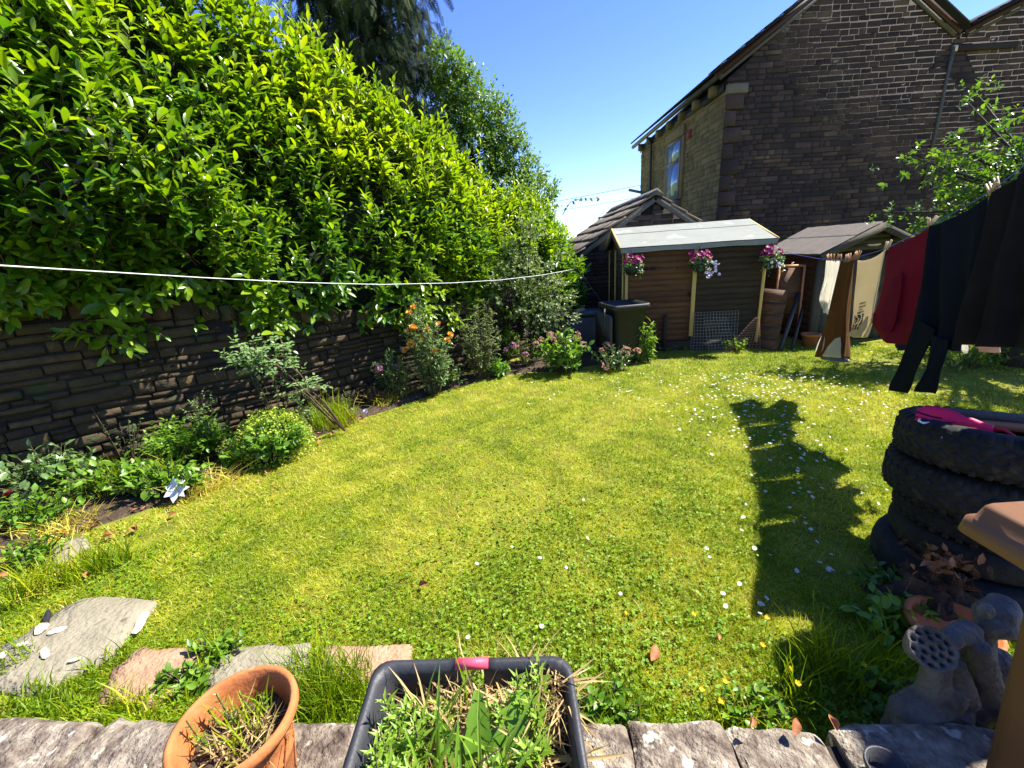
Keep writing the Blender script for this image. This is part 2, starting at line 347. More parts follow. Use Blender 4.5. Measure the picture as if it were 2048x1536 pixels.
def sprig(L, base, d, length, n, size, tint, r=RNG, spread=.85, stems=None, up=None, start=.2):
    d = nrm(d); a = nrm(np.cross(d, rdir(1, r)[0])); b = np.cross(d, a)
    t = np.linspace(start, 1, n); ph = np.arange(n) * 2.4 + r.uniform(0, 6.28)
    rad = np.cos(ph)[:, None] * a + np.sin(ph)[:, None] * b
    P = base + d * (t * length)[:, None]
    op = spread * (1.15 - .75 * t ** 2)[:, None]
    D = nrm(d * (.45 + .4 * t)[:, None] + rad * op + r.normal(size=(n, 3)) * .12 + np.array([0, 0, -.12]))
    U = d * .9 + np.array([0, 0, .55]) if up is None else up
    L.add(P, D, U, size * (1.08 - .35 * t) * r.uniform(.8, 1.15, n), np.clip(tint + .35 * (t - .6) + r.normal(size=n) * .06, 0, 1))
    if stems is not None: stems.append((base, base + d * length))
def sticks(segs, rad, name, mat, parent=None, n=3):
    b = MB()
    for s_ in segs: b.tube(np.asarray(s_), rad, n, caps=False)
    return b.build(name, mat, parent)

def flowermesh(name, kind, mat, size):
    L = Leaves()
    if kind == 'rose':
        for k, (n, tilt, s_) in enumerate(((4, 1.35, .38), (5, .95, .5), (6, .55, .62), (6, .2, .66))):
            for i in range(n):
                a = i / n * 6.283 + k * .7; d = np.array([math.cos(a) * math.cos(tilt), math.sin(a) * math.cos(tilt), math.sin(tilt)])
                L.add([0, 0, 0], d, (-math.cos(a) * math.sin(tilt), -math.sin(a) * math.sin(tilt), math.cos(tilt)), s_ * size, .5)
        P = PETAL
    elif kind == 'cluster':
        r = np.random.default_rng(3)
        for i in range(26):
            d = rdir(1, r)[0]; d[2] = abs(d[2]) * .9 - .1
            for k in range(3):
                L.add(d * size * .42, nrm(d * .4 + rdir(1, r)[0]), d, size * .2, .5)
        P = PETAL
    elif kind == 'petunia':
        for i in range(5):
            a = i / 5 * 6.283; L.add([0, 0, 0], (math.cos(a), math.sin(a), .35), (-math.cos(a) * .3, -math.sin(a) * .3, 1), size * .55, .5)
        P = ROUND
    elif kind == 'clematis':
        for i in range(7):
            a = i / 7 * 6.283; L.add([0, 0, .002 * (i % 2)], (math.cos(a), math.sin(a), .12), (0, 0, 1), size * .5 * (1 + .1 * (i % 3)), .5)
        P = OVAL
    P_, D, U, S, T = L.arr(); X, Y, Z = frames(D, U); TV, TF = P; k = len(TV)
    V = P_[:, None] + S[:, None, None] * (TV[None, :, 0:1] * X[:, None] + TV[None, :, 1:2] * Y[:, None] + TV[None, :, 2:3] * Z[:, None])
    V = V.reshape(-1, 3); F = (TF[None] + (np.arange(len(P_)) * k)[:, None, None]).reshape(-1, 4); Fs = [F]; mi = [0]
    if kind in ('petunia', 'clematis'):
        n0 = len(V); an = np.arange(6) / 6 * 6.283; rr = size * .07
        V = np.concatenate([V, np.stack([rr * np.cos(an), rr * np.sin(an), np.full(6, size * .06)], 1), [[0, 0, size * .11]]])
        Fs.append([(n0 + i, n0 + (i + 1) % 6, n0 + 6) for i in range(6)]); mi.append(1)
    return npmesh(name, V, Fs, [mat, 'centre'], mi, attr=np.full(len(V), .5), smooth=True)
def orient(o, d, spin=0):
    o.rotation_mode = 'QUATERNION'; o.rotation_quaternion = Vector(d).to_track_quat('Z', 'Y') @ Matrix.Rotation(spin, 3, 'Z').to_quaternion()

def bush(name, label, cat, base, rad, h, nst, nleaf, lsize, tpl, mat, seed=0, lean=(0, 0), stem='twig', srad=.004, tint=.45, flowers=None, group=None,
         low=.25, compound=0, h0=.35, spread=.85):
    r = np.random.default_rng(seed + 100); base = np.asarray(base, float); t = thing(name, label, cat, base, group); L = Leaves(); segs = []; tips = []
    for i in range(nst):
        a = r.uniform(0, 6.283); q = math.sqrt(r.uniform(0, 1)); hh = h * (h0 + (1 - h0) * r.uniform(0, 1) ** .7) * (1 - .35 * q * q)
        top = base + np.array([math.cos(a) * q * rad[0] + lean[0], math.sin(a) * q * rad[1] + lean[1], hh])
        b0 = base + np.array([math.cos(a) * q * rad[0] * .3, math.sin(a) * q * rad[1] * .3, 0]); mid = (b0 + top) / 2 + np.array([0, 0, hh * .14])
        tt = np.linspace(0, 1, 6)[:, None]; c = (1 - tt) ** 2 * b0 + 2 * tt * (1 - tt) * mid + tt ** 2 * top
        segs.append(c); tips.append((top, nrm(c[-1] - c[-2])))
        for k in range(nleaf):
            u = low + (1 - low) * (k + r.uniform(0, 1)) / nleaf; x = u * 5; j = min(int(x), 4); p = c[j] + (c[j + 1] - c[j]) * (x - j); d = nrm(c[j + 1] - c[j])
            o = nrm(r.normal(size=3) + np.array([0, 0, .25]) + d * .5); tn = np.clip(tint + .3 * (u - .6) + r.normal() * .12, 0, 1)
            if compound:
                q_ = nrm(np.cross(o, [0, 0, 1]) + 1e-3); ll = lsize * 1.5
                L.add(p + o * ll * 1.1, o, [0, 0, 1], lsize, tn)
                for w in (.4, .85):
                    for sg in (-1, 1): L.add(p + o * ll * w, nrm(o * .5 + q_ * sg), [0, 0, 1], lsize * .8, tn)
            else: L.add(p, o, nrm(np.array([0, 0, 1]) + r.normal(size=3) * .35), lsize * r.uniform(.65, 1.2), tn)
    L.bake(tpl, 'foliage', mat, t); sticks(segs, srad, 'stem', stem, t)
    if flowers:
        for fm, nf, up in flowers:
            idx = r.permutation(len(tips))[:nf]
            for i in idx:
                p, d = tips[i]; o = link('flower', fm, t, p + d * .02 - base); orient(o, nrm(d * .4 + np.array([0, -.6, .45]) * up + r.normal(size=3) * .25), r.uniform(0, 6)); o.scale = [r.uniform(.75, 1.2)] * 3
    return t

# ---------------------------------------------------------------- stone and plank walls
def unit_stone(seed, mat):
    r = np.random.default_rng(seed); j = lambda a: r.uniform(-a, a)
    V = [(x, y, z) for y in (.5,) for x, z in ((-.5, -.5), (.5, -.5), (.5, .5), (-.5, .5))]
    V += [(x + j(.02), -.42, z + j(.05)) for x, z in ((-.5, -.5), (.5, -.5), (.5, .5), (-.5, .5))]
    V += [(x + j(.02), -.5 + j(.07), z + j(.05)) for x, z in ((-.485, -.45), (.485, -.45), (.485, .45), (-.485, .45))]
    V += [(j(.3), -.5 + j(.12), j(.25))]
    F4 = [(i + a, i + b, i + 4 + b, i + 4 + a) for i in (0, 4) for a, b in ((0, 1), (1, 2), (2, 3), (3, 0))]
    F3 = [(8 + a, 8 + b, 12) for a, b in ((0, 1), (1, 2), (2, 3), (3, 0))]
    return np.array(V, float), np.array(F4), np.array(F3)
USTONE = [unit_stone(i, None) for i in range(8)]
_umesh = {}
def stone_mesh(v, mat):
    if (v, mat) not in _umesh: _umesh[(v, mat)] = npmesh('stone', USTONE[v][0], [USTONE[v][1], USTONE[v][2]], mat)
    return _umesh[(v, mat)]
def courses(L, z0, z1, ch, ln, r, inside=None, gap=.012, s0=0.0):
    out = []; z = z0
    while z < z1 - .02:
        h = min(r.uniform(*ch), z1 - z); s = s0 - r.uniform(0, ln[0])
        while s < L:
            l = r.uniform(*ln) * (.7 + .6 * (r.uniform() < .4)); a, b = max(s, s0), min(s + l, L)
            if b - a > .05 and (inside is None or inside((a + b) / 2, z + h / 2)): out.append(((a + b) / 2, z + h / 2, b - a - gap, h - gap))
            s += l
        z += h
    return np.array(out)
def lay_stones(parent, o, ex, out, st, depth, mat, limit, name='stone', stuffname='stonework', rough=.02, r=RNG, slope=0.0):
    """st rows: s, z, l, h; `out` is the outward normal. The `limit` largest in the picture are objects, the rest one stuff part"""
    o = np.asarray(o, float); ex = nrm(ex); out = nrm(out); ez = np.array([0, 0, 1.0]); at = wloc(parent)
    P = o + st[:, 0:1] * ex + st[:, 1:2] * ez; px, py, zz = proj(P)
    big = st[:, 2] * st[:, 3] / np.maximum(zz, .1) ** 2 * ((zz > .1) & (px > -40) & (px < 2090) & (py > -30) & (py < 1560))
    order = np.argsort(-big); pick = set(order[:limit][big[order[:limit]] > 0].tolist())
    dv = r.uniform(-rough, rough, len(st)); var = r.integers(0, len(USTONE), len(st)); tz = r.normal(size=len(st)) * .012
    VV, F4, F3, n = [], [], [], 0
    for i in range(len(st)):
        p = P[i] + out * (dv[i] - depth * .5); sz = (st[i, 2], depth, st[i, 3])
        if i in pick:
            ob = link(name, stone_mesh(int(var[i]), mat), parent)
            x2 = nrm(ex + ez * tz[i]); z2 = np.cross(x2, -out); m = np.stack([x2 * sz[0], -out * sz[1], z2 * sz[2]], 1)
            ob.matrix_basis = Matrix([[*m[0], p[0] - at[0]], [*m[1], p[1] - at[1]], [*m[2], p[2] - at[2]], [0, 0, 0, 1]])
        else:
            T = USTONE[var[i]]; VV.append(p - at + T[0][:, 0:1] * ex * sz[0] - T[0][:, 1:2] * out * sz[1] + T[0][:, 2:3] * ez * sz[2])
            F4.append(T[1] + n); F3.append(T[2] + n); n += len(T[0])
    if VV: tag(link(stuffname, npmesh(stuffname, np.concatenate(VV), [np.concatenate(F4), np.concatenate(F3)], mat), parent), kind='stuff')
def weatherboards(parent, o, ex, out, L, z0, z1, nb, mats, inside=None, th=.011, name='plank', r=RNG, clip=None):
    """overlapping horizontal boards, each an object; each tilts so its lower edge stands proud"""
    ex = nrm(ex); out = nrm(out); ez = np.array([0, 0, 1.0]); h = (z1 - z0) / nb; at = wloc(parent)
    for i in range(nb):
        a, b = (0, L) if clip is None else clip(z0 + (i + .5) * h)
        if b - a < .05: continue
        za = z0 + i * h; w1, w2, w3 = r.uniform(-.006, .006, 3); n = 7; ss = np.linspace(a, b, n); V = []
        wv = np.cumsum(r.normal(size=n)) * .0012
        for k, s in enumerate(ss):
            q = np.asarray(o) + ex * s
            V += [q + out * (th * 1.25) + ez * (za + w1 + wv[k]), q + out * (th * .45) + ez * (za + h * 1.1), q + ez * (za + h * 1.1), q + ez * (za + w1 + wv[k])]
        F = [(k * 4 + j, k * 4 + 4 + j, k * 4 + 4 + (j + 1) % 4, k * 4 + (j + 1) % 4) for k in range(n - 1) for j in range(4)] + [(3, 2, 1, 0), tuple(n * 4 - 4 + j for j in range(4))]
        MB().add(V, F).build(name, mats(i), parent)

# ================================================================ GROUND
def lawn_edge_ok(P):
    E = np.array([(-5, 1.6), (-3.55, 2.15), (-3.1, 2.5), (-2.73, 2.86), (-2.47, 3.2), (-2.11, 3.83), (-1.76, 4.43), (-1.02, 5.19), (-.4, 5.62), (.12, 5.76), (1.04, 5.68), (1.7, 5.95), (2.22, 6.4), (3.8, 6.35), (4.9, 6.3), (7, 6.3)])
    return P[:, 1] < np.interp(P[:, 0], E[:, 0], E[:, 1])
def gheight(x, y):
    P = np.stack([x, y], -1); near = np.clip((np.asarray(y) - 1.2) / 1.0, 0, 1); far = np.clip((16 - np.hypot(x, y)) / 4, 0, 1)
    return (fbm(P, 5, 3, .8) * .022) * near * far
gx, gyv = np.meshgrid(np.concatenate([[-400, -60, -16], np.linspace(-8, 9, 90), [18, 60, 400]]), np.concatenate([[-300, -30, -5], np.linspace(0, 14, 90), [22, 60, 600]]), indexing='ij')
gzv = gheight(gx, gyv)
tag(MB().grid(np.stack([gx, gyv, gzv], -1).transpose(1, 0, 2)[::1]).build('lawn', 'lawn', smooth=True), 'mown garden lawn with dry straw patches', None, None, 'structure')
# flower bed soil, a low mound between lawn edge and boundary wall
WA = np.array([-4.17, 3.17, 0]); WD = nrm([.76265, .64681, 0]); WN = np.array([-WD[1], WD[0], 0])   # wall line, along, away from the garden
def wall(s, off=0.0, z=0.0): return WA + WD * s + WN * off + np.array([0, 0, z])
bx = []
for s in np.linspace(-1.5, 7.2, 50):
    p = wall(s, .02); row = []
    e = np.array([[-4.6, 1.75], [-3.55, 2.15], [-3.1, 2.5], [-2.73, 2.86], [-2.47, 3.2], [-2.11, 3.83], [-1.76, 4.43], [-1.02, 5.19], [-.4, 5.62], [.12, 5.76], [1.04, 5.68], [2.2, 6.3]])
    k = np.linspace(0, len(e) - 1, 50)[len(bx)]; q = np.array([np.interp(k, np.arange(len(e)), e[:, 0]), np.interp(k, np.arange(len(e)), e[:, 1]), 0])
    for w in np.linspace(0, 1, 8):
        c = p * (1 - w) + q * w; c[2] = -.03 + .085 * math.sin(math.pi * min(1, .25 + .75 * (1 - w))) + .012 * RNG.normal(); row.append(c)
    row[-1][2] = -.03; bx.append(row)
tag(MB().grid(bx).build('flower_bed', 'soil', smooth=True), 'strip of dry earth along the foot of the stone wall', None, None, 'structure')

# grass blades
FLAGS = [  # outline pixel corners on the ground, material
    ([(168, 1200), (324, 1200), (252, 1288), (210, 1330), (60, 1400), (-20, 1385), (-10, 1310), (70, 1262), (120, 1225)], 'flag', 'large buff flagstone under loose chips at the lawn corner'),
    ([(285, 1300), (420, 1295), (385, 1345), (318, 1418), (200, 1410), (225, 1350)], 'redflag', 'reddish worn flagstone next to the buff slab'),
    ([(455, 1300), (620, 1293), (625, 1345), (590, 1400), (410, 1398), (400, 1355)], 'flag', 'grey brown flagstone behind the terracotta pot'),
    ([(640, 1294), (832, 1298), (815, 1360), (640, 1380)], 'redflag', 'half overgrown flagstone behind the black box'),
    ([(70, 1115), (165, 1075), (185, 1092), (110, 1140)], 'flag', 'small buff stone slab at the edge of the flower bed'),
]
def inpoly(P, poly):
    c = np.zeros(len(P), bool); n = len(poly)
    for i in range(n):
        a, b = poly[i], poly[(i + 1) % n]
        m = ((a[1] > P[:, 1]) != (b[1] > P[:, 1])) & (P[:, 0] < (b[0] - a[0]) * (P[:, 1] - a[1]) / (b[1] - a[1] + 1e-12) + a[0]); c ^= m
    return c
flag_polys = [np.array([gz(*p)[:2] for p in f[0]]) for f in FLAGS]
BARE = [(2.1, 6.05, .45, .7), (1.2, 5.75, .3, .6), (5.0, 4.9, .8, .85), (5.9, 4.2, 1.0, .8), (1.75, 1.75, .35, .75), (-2.6, 2.5, .3, .5), (3.0, 6.25, .5, .4), (4.7, 4.0, .5, .6), (1.35, 1.35, .25, .5)]
def scatter(n, pw=1.35, ymin=.98, ymax=6.5, r=RNG):
    u = r.uniform(0, 1, n); a, b = ymin ** (2 - pw), ymax ** (2 - pw); y = (a + (b - a) * u) ** (1 / (2 - pw))
    x = (r.uniform(-1.32, 1.42, n)) * (y + .35); P = np.stack([x, y], 1)
    ok = lawn_edge_ok(P) & (x < 6.6) & (x > -4.5)
    for f in flag_polys: ok &= ~inpoly(P, f)
    for bx_, by_, br, bd in BARE: ok &= ~((np.hypot(x - bx_, y - by_) < br * r.uniform(.5, 1.1, n)) & (r.uniform(0, 1, n) < bd))
    return P[ok]
def dryness(P): return np.clip(.50 + .62 * fbm(P, 21, 4, 1.5) + .46 * fbm(P, 22, 3, 6.5) - .10 * np.clip(P[:, 0] - .6, 0, 1.2), 0, 1)
def make_blades(P, hs, ws, name, label, lean=.5, tint_off=0.0, r=RNG, z=None):
    n = len(P); dist = np.hypot(P[:, 0], P[:, 1]); h = hs * r.uniform(.55, 1.3, n); w = ws * (1 + .28 * dist) * r.uniform(.7, 1.3, n)
    a = r.uniform(0, 6.283, n); ld = np.stack([np.cos(a), np.sin(a)], 1) * (h * lean * r.uniform(.3, 1.6, n))[:, None]
    b = r.uniform(0, 6.283, n); sd_ = np.stack([np.cos(b), np.sin(b)], 1) * (w / 2)[:, None]
    z0 = gheight(P[:, 0], P[:, 1]) - .004 if z is None else z
    V = np.zeros((n, 6, 3)); V[:, 0, :2] = P - sd_; V[:, 1, :2] = P + sd_
    V[:, 2, :2] = P + ld * .4 + sd_ * .85; V[:, 3, :2] = P + ld * .4 - sd_ * .85; V[:, 4, :2] = P + ld + sd_ * .18; V[:, 5, :2] = P + ld - sd_ * .18
    V[:, 0:2, 2] = z0[:, None]; V[:, 2:4, 2] = (z0 + h * .62)[:, None]; V[:, 4:6, 2] = (z0 + h)[:, None]
    k = (np.arange(n) * 6)[:, None]; F = np.concatenate([k + np.array([[0, 1, 2, 3]]), k + np.array([[3, 2, 4, 5]])])
    t = np.clip(dryness(P) * .62 + .12 + r.normal(size=n) * .18 + tint_off + .5 * (r.uniform(0, 1, n) < .06 + .16 * dryness(P) ** 2), 0, 1)
    return tag(link(name, npmesh(name, V.reshape(-1, 3), [F], 'blade', attr=np.repeat(t, 6))), label, None, None, 'stuff')
P = scatter(520000); P = P[RNG.uniform(0, 1, len(P)) < np.clip(1.15 - .55 * dryness(P), .35, 1)]
make_blades(P, .027, .0021, 'lawn_grass', 'short mown lawn grass with yellowed patches', .9)
# low clover and weeds in the lawn
Pc = scatter(46000, 1.9); m = RNG.uniform(0, 1, len(Pc)) < np.clip(.26 + .45 * fbm(Pc, 31, 4, 3.2) + .22 * (2.3 - Pc[:, 1]), .03, .75); Pc = Pc[m][:9500]
L = Leaves(); n = len(Pc); zc = gheight(Pc[:, 0], Pc[:, 1]) + RNG.uniform(.012, .035, n)
for k in range(3):
    a = RNG.uniform(0, 6.283, n) + k * 2.09; L.add(np.column_stack([Pc, zc]), np.column_stack([np.cos(a), np.sin(a), RNG.uniform(-.2, .5, n)]), nrm(np.array([0, 0, 1.0]) + RNG.normal(size=(n, 3)) * .3), RNG.uniform(.005, .0125, n) * (1 + .10 * Pc[:, 1]), RNG.uniform(.2, .9, n))
tag(L.bake(ROUND, 'clover', 'clover'), 'clover and small leafy weeds growing through the lawn', None, None, 'stuff')

def tufts(spots, name, label, hmin, hmax, cnt, rad, lean=.55, w=.0032, toff=-.1, z=0.0):
    Pp, hh, zz = [], [], []
    for (x, y, k) in spots:
        c = int(cnt * k); a = RNG.uniform(0, 6.283, c); q = np.sqrt(RNG.uniform(0, 1, c)) * rad * (.5 + .5 * k)
        Pp.append(np.stack([x + np.cos(a) * q, y + np.sin(a) * q], 1)); hh.append(RNG.uniform(hmin, hmax, c)); zz.append(np.full(c, z) if not callable(z) else np.full(c, z(x, y)))
    Pp = np.concatenate(Pp); return make_blades(Pp, np.concatenate(hh), w, name, label, lean, toff, z=np.concatenate(zz))
sp = [(*gz(px, py)[:2], k) for px, py, k in ((610, 1360, .7), (650, 1395, 1.1), (690, 1380, .9), (640, 1425, 1.0), (690, 1420, .9), (230, 1130, .6), (170, 1150, .8), (100, 1170, .8), (40, 1200, .9), (1630, 1320, .55), (1690, 1370, .6), (1590, 1390, .4), (1760, 1340, .5))]
tufts(sp, 'long_grass', 'long unmown grass along the ledge and round the flagstones', .08, .21, 190, .12, .5)
sp = [(*gz(px, py)[:2], k) for px, py, k in ((120, 1432, 1.0), (30, 1432, 1.0), (200, 1438, .8), (270, 1436, .8), (340, 1430, .6), (430, 1440, .5), (1300, 1440, .5), (1420, 1446, .5), (1230, 1446, .5), (1500, 1446, .6), (1620, 1440, .5), (20, 1330, .5), (220, 1330, .4), (430, 1330, .5), (1200, 1400, .4))]
tufts(sp, 'edge_grass', 'shorter ragged grass along the ledge and slab joints', .04, .11, 190, .12, .7)
sp = [(*gz(px, py)[:2], k) for px, py, k in ((660, 840, 1.2), (690, 850, 1.0), (650, 860, .9), (240, 990, .8), (330, 975, .8), (500, 930, .6))]
tufts(sp, 'border_grass', 'tall green grass at the foot of the leaning rose', .12, .3, 150, .14, .45, z=.02)
sp = [(*gz(px, py)[:2], k) for px, py, k in ((100, 1075, 1.3), (150, 1060, 1), (440, 965, 1.1), (400, 990, .8), (60, 1190, .7), (790, 800, .8), (740, 790, 1), (765, 812, .9))]
tufts(sp, 'dry_grass', 'dead straw coloured grass lying at the bed edge', .05, .16, 160, .16, 1.2, toff=.7)
# ================================================================ BOUNDARY WALL
r1 = np.random.default_rng(11)
def wtop(s): return np.interp(s, [-2, .4, 1.3, 2.9, 4.5, 7], [1.66, 1.6, 1.46, 1.16, 1.06, 1.2])
bw = thing('boundary_wall', 'long dry stone garden wall in deep shade under the laurel', 'wall', wall(2.5))
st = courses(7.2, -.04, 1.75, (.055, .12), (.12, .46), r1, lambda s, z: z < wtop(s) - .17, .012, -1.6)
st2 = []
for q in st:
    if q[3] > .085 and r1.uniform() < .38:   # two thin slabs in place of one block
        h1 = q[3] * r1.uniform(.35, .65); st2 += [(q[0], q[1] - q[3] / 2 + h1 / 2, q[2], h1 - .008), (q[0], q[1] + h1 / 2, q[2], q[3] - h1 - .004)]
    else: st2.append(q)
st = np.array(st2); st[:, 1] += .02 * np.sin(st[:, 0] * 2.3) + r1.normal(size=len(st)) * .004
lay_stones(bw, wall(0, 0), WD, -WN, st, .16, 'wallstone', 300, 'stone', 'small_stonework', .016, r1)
cs = []; s = -1.6
while s < 7.2: l = r1.uniform(.14, .26); cs.append((s + l / 2, wtop(s) - .08, l - .012, r1.uniform(.15, .2))); s += l
lay_stones(bw, wall(0, -.015), WD, -WN, np.array(cs), .3, 'wallstone', 50, 'coping_stone', 'far_coping', .012, r1)
b = MB()
ss = np.linspace(-1.6, 7.2, 20)
b.add(np.concatenate([[wall(s, .022, -.1), wall(s, .022, wtop(s) - .1), wall(s, .4, wtop(s) - .1), wall(s, .4, -.1)] for s in ss]),
      [(i * 4 + j, i * 4 + 4 + j, i * 4 + 4 + (j + 1) % 4, i * 4 + (j + 1) % 4) for i in range(19) for j in range(4)] + [(3, 2, 1, 0), (76, 77, 78, 79)])
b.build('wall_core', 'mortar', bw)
e0 = wall(6.9); ow = thing('side_wall', 'short dark stone wall between the shrubs and the outhouse', 'wall', e0)
ed = nrm(np.array([1.3, 9.0, 0]) - e0); en = np.array([ed[1], -ed[0], 0]); el_ = np.linalg.norm(np.array([1.3, 9.0, 0]) - e0)
lay_stones(ow, e0, ed, en, courses(el_, 0, 1.28, (.06, .11), (.16, .4), r1), .16, 'outstone', 120, 'stone', 'small_stonework', .015, r1)
MB().box(e0 + ed * el_ / 2 - en * .22 + np.array([0, 0, .62]), (el_, .3, 1.24), [ed, -en, [0, 0, 1]]).build('wall_core', 'mortar', ow)

# ================================================================ LAUREL HEDGE
r2 = np.random.default_rng(23)
def htop(s): return np.interp(s, [-3, 0, 3.3, 3.9, 5, 5.85, 6.8, 7.6], [5.3, 5.0, 4.05, 3.66, 3.08, 2.62, 2.34, 1.95])
def hbot(s): return np.interp(s, [-3, 1.3, 2.9, 4.5, 6, 7.6], [1.30, 1.22, .95, .80, .7, .6]) + .12 * np.sin(s * 5.1) + .08 * np.sin(s * 11 + 1)
def hsurf(s, f):
    zb, H = hbot(s), htop(s); lump = fbm(np.stack([s * 1.6, f * (H - zb) * 1.5], -1), 41, 3, 1.0); lump2 = fbm(np.stack([s, f * (H - zb)], -1), 43, 3, 3.6)
    bu = np.interp(s, [-2, 1.2, 2.4, 7], [.44, .40, .16, .08]); off = -.02 - bu * np.sin(np.pi * np.clip(f * 1.15 + .02, 0, 1)) ** .8 + .62 * np.clip(f, 0, 1) ** 2.4 - (.10 + .5 * bu) * lump - .09 * lump2
    return wall(0) + s[..., None] * WD + off[..., None] * WN + (zb + f * (H - zb) + .10 * lump * f)[..., None] * np.array([0, 0, 1.0])
hedge = thing('laurel_hedge', 'tall glossy laurel hedge growing over the garden wall', 'hedge', wall(2.5, .3))
L = Leaves(); stems = []
n = 5400; S_ = r2.uniform(-2.2, 7.3, n); Fq = r2.uniform(0, 1, n) ** .95; Bp = hsurf(S_, Fq); dep = r2.choice([0, 0, .14, .3], n) * r2.uniform(.6, 1.3, n)
Bp = Bp + WN * dep[:, None]
vn = fbm(np.stack([S_ * 1.5, Bp[:, 2] * 1.5], -1), 41, 3, 1.0) + .5 * fbm(np.stack([S_, Bp[:, 2]], -1), 49, 3, 3.0)
for i in range(n):
    if vn[i] < -.38 and r2.uniform() < .5 and Fq[i] < .93: continue
    f = Fq[i]; d = -WN * (1.0 - .55 * f) + np.array([0, 0, .55 + .9 * f]) + WD * r2.normal() * .5 + r2.normal(size=3) * .22
    if f < .15: d = -WN * .9 + np.array([0, 0, -.1]) + r2.normal(size=3) * .4
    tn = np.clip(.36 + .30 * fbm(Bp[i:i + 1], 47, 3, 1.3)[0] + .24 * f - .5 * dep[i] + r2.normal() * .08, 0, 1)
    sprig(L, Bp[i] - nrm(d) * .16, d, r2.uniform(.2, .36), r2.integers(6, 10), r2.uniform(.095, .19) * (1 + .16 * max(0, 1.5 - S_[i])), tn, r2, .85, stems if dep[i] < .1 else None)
# top fringe of upright shoots along the skyline
for i in range(420):
    s = r2.uniform(-1, 7.3); p = hsurf(np.array([s]), np.array([r2.uniform(.9, 1.02)]))[0] + WN * r2.uniform(0, .25)
    sprig(L, p, np.array([0, 0, 1]) + r2.normal(size=3) * .28, r2.uniform(.2, .5), r2.integers(7, 12), r2.uniform(.10, .15), r2.uniform(.45, .85), r2, .65, stems)
A = L.arr(); px, py, zz = proj(A[0]); size = A[3] / zz * ((px > 0) & (px < 2048) & (py > 0) & (py < 700) & (zz > .3)) * (np.repeat(0, len(px)) + 1)
offw = (A[0] - wall(0)) @ WN; size = size * (offw < .25)
idx = np.argsort(-size)[:300]; rest = np.ones(len(px), bool); rest[idx] = False
tv = []
for q in range(6): tv.append(npmesh('laurel_leaf', LAUREL[0], [LAUREL[1]], 'laurel', attr=np.full(len(LAUREL[0]), .12 + .14 * q), smooth=True))
X, Y, Z = frames(A[1], A[2]); hl = wloc(hedge)
for i in idx:
    o = link('leaf', tv[int(np.clip(A[4][i] / .14 - .4, 0, 5))], hedge); m = np.stack([X[i], Y[i], Z[i]], 1) * A[3][i]; p = A[0][i] - hl
    o.matrix_basis = Matrix([[*m[0], p[0]], [*m[1], p[1]], [*m[2], p[2]], [0, 0, 0, 1]])
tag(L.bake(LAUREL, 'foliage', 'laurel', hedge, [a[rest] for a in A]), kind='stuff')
tag(sticks(stems, .0035, 'shoots', 'twig', hedge), kind='stuff')
# inner mass of old wood and shaded leaves
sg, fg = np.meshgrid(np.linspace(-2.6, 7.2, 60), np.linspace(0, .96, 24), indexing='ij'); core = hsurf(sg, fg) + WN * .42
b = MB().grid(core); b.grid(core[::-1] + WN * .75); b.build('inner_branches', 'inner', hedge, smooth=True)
b = MB()
for s in np.arange(-1.5, 7.2, .75):
    p = wall(s, .75); b.tube([p, p + np.array([.05, .02, 1.2]), p + np.array([0, .1, htop(s) * .8])], [.06, .05, .03], 6)
b.build('stem', 'bark', hedge)
b = MB()
for s in np.arange(-2.2, 7.2, .3):
    p = wall(s, .0, hbot(s) + .1)
    b.tube([p + WN * .5, p - WN * .05 + np.array([0, 0, .1])], [.02, .01], 4)
b.build('low_branch', 'bark', hedge)

# ================================================================ TREES BEHIND
def limb_tree(name, label, base, h, trunk_r, seed, bark='bark'):
    t = thing(name, label, 'tree', base); b = MB(); base = np.asarray(base, float)
    b.tube([base, base + [0.03, .02, h * .5], base + [0, 0.05, h]], [trunk_r, trunk_r * .7, trunk_r * .25], 8); return t, b
r3 = np.random.default_rng(31)
c0 = np.array([-2.55, 10.4, 0]); t, b = limb_tree('cypress_tree', 'tall dark cypress with drooping grey green sprays behind the laurel', c0, 9.5, .2, 1); L = Leaves()
for i in range(420):
    z = r3.uniform(1.8, 9.8); R = 1.95 * (1 - (max(0, z - 3.6) / 8.0) ** 2 * .5) * r3.uniform(.45, 1.08); a = r3.uniform(0, 6.283); o = np.array([math.cos(a), math.sin(a), 0])
    if i % 4 == 0: b.tube([c0 + [0, 0, z - .2], c0 + o * R * .6 + [0, 0, z + .12], c0 + o * R + [0, 0, z - .25]], [.03, .018, .006], 4)
    for k in range(34):
        u = r3.uniform(.4, 1.06); p = c0 + o * R * u + np.array([0, 0, z + .15 - .5 * u * u]) + r3.normal(size=3) * [.20, .20, .14]
        L.add(p, nrm(o * r3.uniform(.0, .5) + np.array([0, 0, -1]) + r3.normal(size=3) * .28), nrm(o + r3.normal(size=3) * .6), r3.uniform(.14, .34), np.clip(.25 + .5 * (u - .5) + r3.normal() * .15, 0, 1))
L.bake(SPRAY, 'crown', 'conifer', t); b.build('trunk', 'bark', t)

